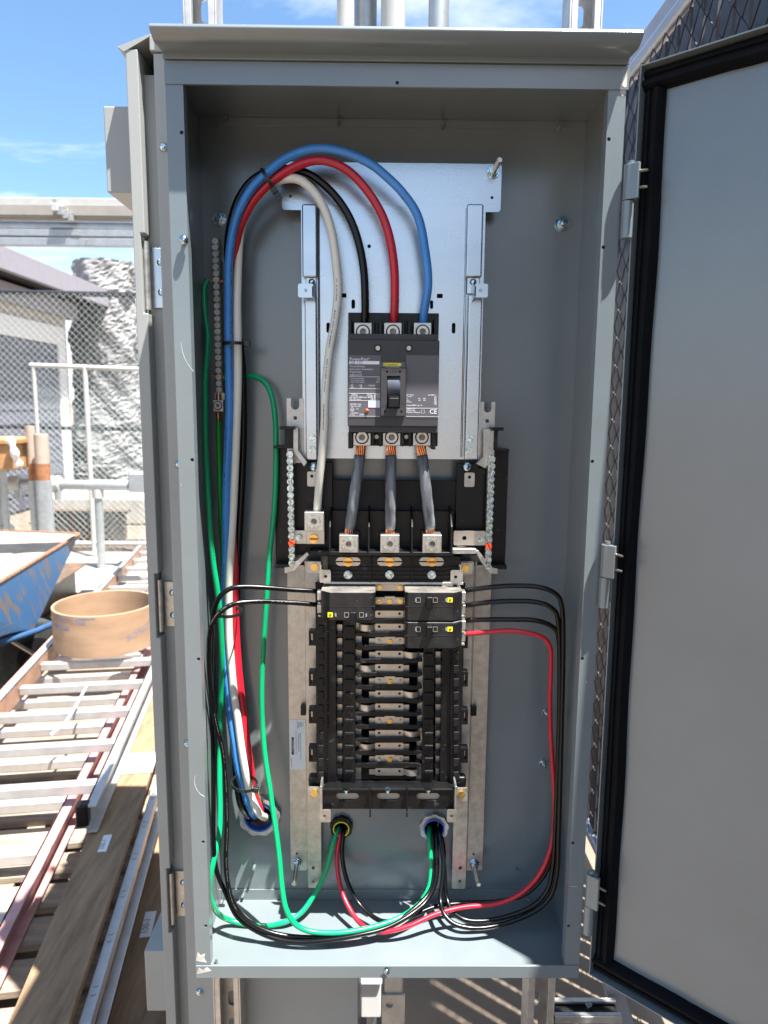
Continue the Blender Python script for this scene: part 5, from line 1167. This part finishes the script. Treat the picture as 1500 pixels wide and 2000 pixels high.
for k in range(22):
    for dy in (0.0, 0.022):
        if k or dy: dup(rv, M2_.to_3x3() @ Vector((0, k * 0.15 + dy, 0)))
M3_, w3, _ = strip_px('flat_bar', 'second plain aluminium bar lying right of the perforated one', 'metal bar', (272, 1700), (288, 1700), 0.240, 0.006, -0.80, 2.4, ALULAD)
M4_, w4, bd = strip_px('floor_board', 'wide brown board with white sticker nearest the grey cabinet', 'plank', (290, 1700), (420, 1700), 0.07, 0.03, -1.1, 2.6, PLANK)
p = M4_.inverted() @ atz(272, 1832, 0.07); sticker(bd, M4_, p.x, p.y, 0.030, 0.10)
# cardboard ring
cc = Vector((at(200, 1250, 2.25).x, 2.30, 0.423)); rr0 = 0.222; hh = 0.185
cr_ = thing('cardboard_ring', 'short tan cardboard tube ring with faded blue print standing on the ladder', 'cardboard tube', cc)
rg = []
NS = 64
for rad, zz in ((rr0, 0), (rr0, hh), (rr0 - 0.011, hh), (rr0 - 0.011, 0)):
    rg += [(cc.x + rad * math.cos(2 * math.pi * k / NS), cc.y + rad * math.sin(2 * math.pi * k / NS), cc.z + zz) for k in range(NS)]
MB().add(rg, [(j * NS + k, j * NS + (k + 1) % NS, ((j + 1) % 4) * NS + (k + 1) % NS, ((j + 1) % 4) * NS + k) for j in range(4) for k in range(NS)]).build('tube', CARD, cr_, 0.0015)
def curved_text(body, a0, z, size, slope=0.0):
    b = MB().text(body, (0, 0, 0), size=size); rad = rr0 + 0.0008
    vv = [(cc.x + rad * math.cos(R_(a0) + p.x / rad), cc.y + rad * math.sin(R_(a0) + p.x / rad), cc.z + z + p.z + slope * p.x) for p in b.v]
    q = MB(); q.v = [Vector(v) for v in vv]; q.f = b.f; return q
ct = curved_text('SONOTUBE', 222, hh - 0.034, 0.036, 0.0)
def arcbar(a0, a1, z0, z1):
    q = MB(); rad = rr0 + 0.0006; K = 14; vv = []
    for k in range(K + 1):
        a = R_(a0 + (a1 - a0) * k / K); vv += [(cc.x + rad * math.cos(a), cc.y + rad * math.sin(a), cc.z + z0), (cc.x + rad * math.cos(a), cc.y + rad * math.sin(a), cc.z + z1)]
    q.add(vv, [(2 * k, 2 * k + 2, 2 * k + 3, 2 * k + 1) for k in range(K)]); return q
for q in (arcbar(222, 250, hh - 0.063, hh - 0.050), curved_text('SONOTUBE', 312, 0.055, 0.042, 0.30), curved_text('24', 236, hh - 0.092, 0.02), arcbar(262, 281, hh - 0.012, hh - 0.007)):
    ct.add(q.v, q.f)
ct.build('lettering', INKB, cr_, smooth=0, fix=False)

# wheelbarrow
zr, zbm = 0.64, 0.34
A = atz(155, 1043, zr); B_ = atz(-85, 1188, zr); A2 = A + Vector((-0.75, 0.12, 0)); B2 = B_ + Vector((-0.72, 0.02, 0))
a = atz(66, 1232, zbm); b_ = atz(-95, 1266, zbm); a2 = a + Vector((-0.48, 0.05, 0)); b2_ = b_ + Vector((-0.45, 0.0, 0))
wbw = thing('wheelbarrow', 'chipped blue steel wheelbarrow with dusty pale tray at the yard edge', 'wheelbarrow', Vector((a.x, a.y, 0)))
ce = (A + B_ + A2 + B2) / 4
tr = MB(); th = 0.004
Vv = [A, B_, B2, A2, a, b_, b2_, a2]
tr.add(Vv, [(0, 4, 5, 1), (1, 5, 6, 2), (2, 6, 7, 3), (3, 7, 4, 0), (4, 7, 6, 5)]).build('tray', BARROW, wbw, fix=False)
cin = (a + b_ + a2 + b2_) / 4
In = [p + (ce - p).normalized() * 0.010 + Vector((0, 0, -0.001)) for p in Vv[:4]] + [p + (cin - p).normalized() * 0.012 + Vector((0, 0, 0.012)) for p in Vv[4:]]
MB().add(In, [(1, 5, 4, 0), (2, 6, 5, 1), (3, 7, 6, 2), (0, 4, 7, 3), (5, 6, 7, 4)]).build('tray_lining', DUSTY, wbw, fix=False)
MB().tube([A, B_, B2, A2, A], 0.011, 8).build('rim', RUSTE, wbw)
# dry mortar heaped in the tray
mo = MB(); K = 10
low = [p.lerp(q, 0.30) for p, q in zip(In[:4], In[4:])]
grid = []
for i in range(K + 1):
    for j in range(K + 1):
        p = low[0].lerp(low[1], i / K).lerp(low[3].lerp(low[2], i / K), j / K)
        grid.append(p + Vector((0, 0, 0.06 * math.sin(math.pi * i / K) * math.sin(math.pi * j / K) + random.uniform(-.006, .006))))
mo.add(grid, [(i * (K + 1) + j, i * (K + 1) + j + 1, (i + 1) * (K + 1) + j + 1, (i + 1) * (K + 1) + j) for i in range(K) for j in range(K)])
tag(mo.build('mortar', DUSTY, None, smooth=60), 'pale dry mortar heaped inside the blue wheelbarrow', 'mortar')
wc = atz(58, 1276, 0.19); wx = Vector((0.80, -0.60, 0)).normalized()
MB().cyl(wc - wx * 0.05, wc + wx * 0.05, 0.19, 32).build('wheel', RUBBER, wbw, 0.03, seg=4)
MB().cyl(wc - wx * 0.056, wc + wx * 0.056, 0.10, 24).build('wheel_rim', BLACKD, wbw, 0.01)
MB().cyl(wc - wx * 0.10, wc + wx * 0.10, 0.016, 12).build('axle', GALV, wbw)
MB().tube([Vector((b_.x - .3, b_.y - .3, 0.50)), Vector((a.x - .10, a.y - .35, 0.355)), Vector((a.x + .02, a.y - 0.02, 0.345)), Vector((a.x + 0.12, a.y + 0.25, 0.36))], 0.016, 10).build('frame_tube', material('dark_blue_paint', (0.02, 0.065, 0.15), 0.5, var=0.2), wbw)
MB().tube(spline([Vector((a.x + 0.12, a.y + 0.25, 0.36)), Vector((a.x + 0.16, a.y + 0.42, 0.30)), Vector((a.x + 0.10, a.y + 0.40, 0.12)), wc + wx * 0.08], 6), 0.013, 10).build('wheel_guard', MATS['dark_blue_paint'], wbw)
MB().tube([wc + wx * 0.085, Vector((a.x - 0.06, a.y - 0.12, 0.33))], 0.010, 8).build('wheel_brace', GALV, wbw)
# steel trough, the shade inside it painted on the web, and stacked pale blocks behind the ring
tb = thing('steel_trough', 'rusty steel channel with dark shadowed inside behind the wheelbarrow', 'steel channel', atz(135, 1160, 0))
p0, p1 = atz(112, 1150, 0.22), atz(172, 1108, 0.22)
dv_ = (p1 - p0); dl = dv_.length; dv_.normalize(); nv_ = Vector((-dv_.y, dv_.x, 0))
Mt = Matrix(((dv_.x, nv_.x, 0, p0.x), (dv_.y, nv_.y, 0, p0.y), (0, 0, 1, 0), (0, 0, 0, 1)))
MB(Mt).box(-0.6, dl, 0, 0.34, 0.245, 0.26).build('top_flange', RUSTBOX, tb, 0.003); MB(Mt).box(-0.6, dl, 0.10, 0.125, 0, 0.245).build('web', BLACKP, tb); MB(Mt).box(-0.6, dl, 0, 0.34, 0.001, 0.015).build('bottom_flange', RUSTBOX, tb)  # web coloured black to deepen the shade inside the trough
for k in range(6):
    c = atz(196 + k * 0.8, 1172 - k * 0.5, 0.05 + k * 0.045)
    o = MB(Matrix.Translation(Vector((c.x, c.y, 0.022 + k * 0.046))) @ Matrix.Rotation(R_(8 + random.uniform(-3, 3)), 4, 'Z')).box(-0.20, 0.22, -0.10, 0.45, -0.021, 0.021).build('paver_slab', CONC, bevel=0.006)
    tag(o, 'flat pale concrete slab stacked behind the cardboard ring', 'slab', 'stacked pale slabs')
# pipe rail with clamps
YPp = 5.55
pr = thing('pipe_rail', 'low galvanized pipe rail with clamps on an upright behind the wheelbarrow', 'pipe rail', Vector((at(195, 1108, YPp).x, YPp, 0)))
zr_ = at(150, 946, YPp).z
MB().cyl((at(-120, 946, YPp).x, YPp, zr_ + 0.01), (at(252, 950, YPp).x, YPp, zr_ - 0.01), 0.046, 18).build('pipe', PIPEG, pr)
xu = at(195, 1030, YPp).x
MB().cyl((xu, YPp, 0), (xu, YPp, zr_ - 0.07), 0.036, 16).build('upright', PIPEG, pr); MB().cyl((xu, YPp, zr_ - 0.12), (xu, YPp, zr_ - 0.04), 0.050, 16).build('coupling', PIPEW, pr)
for px in (30, 108): 
    c = at(px, 944, YPp); MB().cyl((c.x - 0.05, YPp, zr_), (c.x + 0.05, YPp, zr_), 0.075, 16).build('clamp', PIPEW, pr, 0.01); MB().cyl((c.x + 0.03, YPp - 0.03, zr_ - 0.13), (c.x + 0.03, YPp - 0.03, zr_ - 0.02), 0.03, 12).build('clamp_bolt', PIPEG, pr)
MB().pbox(250, 925, 285, 962, YPp - 0.1, YPp + 0.12).build('end_bracket', PIPEG, pr, 0.01)
xq = at(5, 1000, YPp).x; MB().cyl((xq, YPp - .05, 0.05), (xq, YPp - .05, zr_), 0.04, 12).build('drop_pipe', PIPEG, pr); MB().cyl((xq - .12, YPp - .05, 0.36), (xq + .10, YPp - .05, 0.36), 0.055, 12).build('drop_flange', PIPEW, pr)
for px, py, r, lab in ((66, 832, 0.036, 'slimmer tan and grey standpipe with a rust band'), (86, 848, 0.056, 'thicker tan and grey standpipe with a rust band')):
    yq = YPp - 0.35 + (0.05 if px < 70 else -0.05); x = at(px, 950, yq).x; zt = at(px, py, yq).z; z1_, z2_ = at(px, 905, yq).z, at(px, 938, yq).z
    t = thing('standpipe', lab, 'pipe', (x, yq, 0), 'tan topped standpipes')
    MB().cyl((x, yq, 0), (x, yq, z2_), r * 1.12, 18).build('grey_sleeve', PIPEG, t); MB().cyl((x, yq, z2_), (x, yq, z1_), r * 1.02, 18).build('rust_band', RUST, t); MB().cyl((x, yq, z1_), (x, yq, zt), r, 18).build('tan_top', PIPET, t)
# yard chain-link fence and white gate frame
YFn = 6.35
xL, xRr = -6.2, at(285, 800, YFn).x + 0.6
yf = thing('yard_fence', 'chain-link fence with two black rails across the back of the yard', 'fence', (-3.2, YFn, 0))
for py, r in ((573, 0.026), (836, 0.020)):
    zz = at(130, py, YFn).z; MB().cyl((xL, YFn, zz + 0.04), (xRr, YFn, zz - 0.02), r, 12).build('rail', BRAIL, yf)
zz = at(130, 573, YFn).z
mbf = chain(MB(), Vector((xL, YFn - 0.03, 0.02)), Vector((1, 0, 0)), Vector((0, 0, 1)), int((xRr - xL) / 0.068), int(zz / 0.034), 0.068, 0.0022)
tag(mbf.build('chain_link', MESHW, yf, smooth=0, fix=False), kind='stuff')
gt = thing('gate', 'white pipe gate frame standing in front of the chain-link fence', 'gate', Vector((at(120, 1000, YFn - .3).x, YFn - .3, 0)))
yg_ = YFn - 0.30; x0 = at(68, 760, yg_).x; x1 = at(172, 840, yg_).x; x2 = at(300, 720, yg_).x; zt = at(160, 717, yg_).z
MB().cyl((x0 - .03, yg_, zt + .015), (x2, yg_, zt - .02), 0.021, 14).build('top_tube', PIPEW, gt)
MB().cyl((x0, yg_, 0.1), (x0, yg_, zt), 0.018, 14).build('upright', PIPEW, gt); MB().cyl((x1, yg_, 0.05), (x1, yg_, zt), 0.024, 14).build('upright', PIPEW, gt); MB().cyl((x2, yg_, 0.05), (x2, yg_, zt), 0.028, 14).build('upright', PIPEW, gt)
MB().cyl((x0, yg_, 0.14), (x2, yg_, 0.14), 0.018, 12).build('bottom_tube', PIPEW, gt)
mbf = chain(MB(), Vector((x0, yg_ + 0.03, 0.14)), Vector((1, 0, 0)), Vector((0, 0, 1)), int((x2 - x0) / 0.06), int((zt - .16) / 0.03), 0.06, 0.002)
tag(mbf.build('chain_link', MESHW, gt, smooth=0, fix=False), kind='stuff')
# rusty box, rubble slab and orange bin beyond
o = MB(); c0 = at(105, 1085, 7.0).x; c1 = at(248, 1085, 7.0).x
rb = thing('rusty_box', 'squat rusty brown steel box behind the chain-link fence', 'steel box', ((c0 + c1) / 2, 7.1, 0))
MB().box(c0, c1, 6.9, 7.06, 0.001, at(180, 1005, 6.9).z).build('body', RUSTBOX, rb, 0.02); MB().box(c0 - .04, c1 + .04, 6.88, 7.08, at(180, 1005, 6.9).z, at(180, 998, 6.9).z).build('lid', RUSTBOX, rb, 0.01)
zz = at(180, 1000, 7.9).z
tag(MB().box(at(60, 1000, 7.9).x, at(330, 1000, 7.9).x + 2, 7.9, 10.0, 0.001, at(190, 972, 7.9).z).build('concrete_plinth', CONC, bevel=0.03), 'sunlit pale concrete plinth behind the rusty box', 'plinth')
ob = thing('orange_crate', 'orange crate with torn white wrapping at the left edge of the yard', 'crate', Vector((at(0, 915, 5.0).x, 5.0, at(0, 918, 5.0).z)))
MB().pbox(-60, 868, 22, 918, 5.0, 5.5).build('crate', ORANGEB, ob, 0.01); MB().pbox(-60, 858, 26, 868, 4.98, 5.52).build('lid', ORANGEB, ob, 0.008)
c = at(28, 880, 4.96); MB().tube(spline([c + Vector((-.03, 0, .10)), c + Vector((0, -.02, .03)), c + Vector((.012, 0, -.06)), c + Vector((.02, 0.02, -.12))], 5), [0.03 + .008 * math.sin(k) for k in range(16)], 8).build('wrapping', TRIMW, ob)
for px in (-50, 2): MB().box(at(px, 900, 5.2).x - .02, at(px, 900, 5.2).x + .02, 5.2, 5.24, 0.0, at(0, 918, 5.0).z).build('stand', PIPEG, ob)
# shed
XS = -4.9
sh = thing('shed', 'cream walled shed with mauve fascia and a big grey shutter', 'shed', (XS - 2.5, 7.5, 0))
MB().box(XS - 5, XS, 3.5, 10.7, 0, 2.78).build('wall', SHEDW, sh)
MB().box(XS - 5, XS + 0.12, 3.2, 10.9, 2.78, 3.02).build('wall_beam', FASC, sh, 0.01)
MB().box(XS - 5.2, XS + 0.42, 3.0, 11.3, 3.06, 3.10).build('soffit', BLACKD, sh)
MB().box(XS + 0.42, XS + 0.50, 3.0, 11.35, 3.03, 3.30).build('fascia', FASC, sh, 0.008)
MB().box(XS - 5.2, XS + 0.42, 3.0, 11.3, 3.101, 3.29).build('roof', FASC, sh)
dr = MB().box(XS + 0.002, XS + 0.03, 7.85, 10.25, 0.0, 2.35).build('shutter', SHUT, sh)
for k in range(12):
    MB().box(XS + 0.03, XS + 0.045, 7.86, 10.24, 0.04 + k * 0.193, 0.20 + k * 0.193).build('shutter_slat', SHUT, dr)
for y0, y1, z0, z1 in ((7.6, 7.849, 0, 2.62), (10.251, 10.5, 0, 2.62), (7.85, 10.25, 2.351, 2.62)):
    MB().box(XS + 0.001, XS + 0.07, y0, y1, z0, z1).build('door_trim', TRIMW, sh, 0.01)
# crumpled white wrapped stack
cx, cy = at(215, 800, 11.6).x, 11.6
K, L = 64, 110; vv = []
for j in range(L + 1):
    t = j / L; z = t * at(200, 512, 11.6).z
    rx = 0.70 - 0.30 * t + 0.05 * math.sin(t * 11) + (0.12 if t > 0.86 else 0)
    for k in range(K):
        an = 2 * math.pi * k / K; rr = rx * (1 + random.uniform(-.045, .045) + 0.07 * math.sin(3 * an + 7 * t) + 0.05 * math.sin(5 * an - 23 * t) + 0.04 * math.sin(7 * an + 41 * t))
        vv.append((cx + rr * math.cos(an), cy + rr * 0.8 * math.sin(an), z))
wm = MB().add(vv, [(j * K + k, j * K + (k + 1) % K, (j + 1) * K + (k + 1) % K, (j + 1) * K + k) for j in range(L) for k in range(K)] + [tuple(range(L * K, L * K + K))])
tag(wm.build('wrapped_stack', FOIL, smooth=0), 'tall stack wrapped in crumpled white sheeting beside the shed', 'wrapped stack')
tag(MB().box(at(140, 700, 16).x, at(300, 700, 16).x + 3, 16, 19, 0, at(200, 590, 16).z).build('far_building', TRIMW, bevel=0.03), 'white sunlit building beyond the yard fence', 'building')
# pipe rack overhead
YK = 3.15
rk = thing('pipe_rack', 'overhead rack of pale pipes and channels crossing the yard', 'pipe rack', (-2.4, YK, 0))
xA, xB = -3.6, at(300, 430, YK).x + 0.2
def kz(py): return at(130, py, YK).z
MB().box(xA, xB, YK, YK + 0.10, kz(420), kz(386)).build('channel', PIPEW, rk, 0.004); MB().box(xA, xB, YK + 0.004, YK + 0.10, kz(424), kz(421)).build('channel_lip', RACKT, rk)
MB().box(xA, xB, YK - 0.002, YK + 0.02, kz(421), kz(400)).build('channel_lip', RACKT, rk, 0.002)
MB().cyl((xA, YK + 0.04, kz(438)), (xB, YK + 0.04, kz(440)), 0.024, 16).build('pipe', PIPEG, rk)
MB().box(xA, xB, YK, YK + 0.05, kz(461), kz(448)).build('channel', PIPEG, rk, 0.002); MB().box(xA, xB, YK, YK + 0.05, kz(479), kz(465)).build('channel', PIPEG, rk, 0.002)
MB().pbox(99, 396, 112, 412, YK - 0.05, YK).build('clamp', PIPEW, rk, 0.004)
for k, (a_, b2) in enumerate(((111, 402), (121, 409), (131, 414))): MB().pbox(a_, b2, a_ + 12, b2 + 17, YK - 0.04 + 0.01 * k, YK - 0.001).build('clamp_leaf', GALV, rk, 0.003)
MB().pbox(102, 388, 108, 396, YK - 0.03, YK - 0.02).build('clamp_bolt', GALV, rk)
MB().pbox(139, 450, 156, 460, YK - 0.004, YK - 0.001).build('shade_square', GALV, rk); MB().pbox(168, 466, 184, 478, YK - 0.004, YK - 0.001).build('shade_square', GALV, rk)  # squares laid on the channels to stand for patches of shade
for x in (xA + 0.1, xB - 0.12): MB().box(x - 0.03, x + 0.03, YK + 0.105, YK + 0.165, 0, kz(386)).build('rack_post', PIPEG, rk, 0.003)
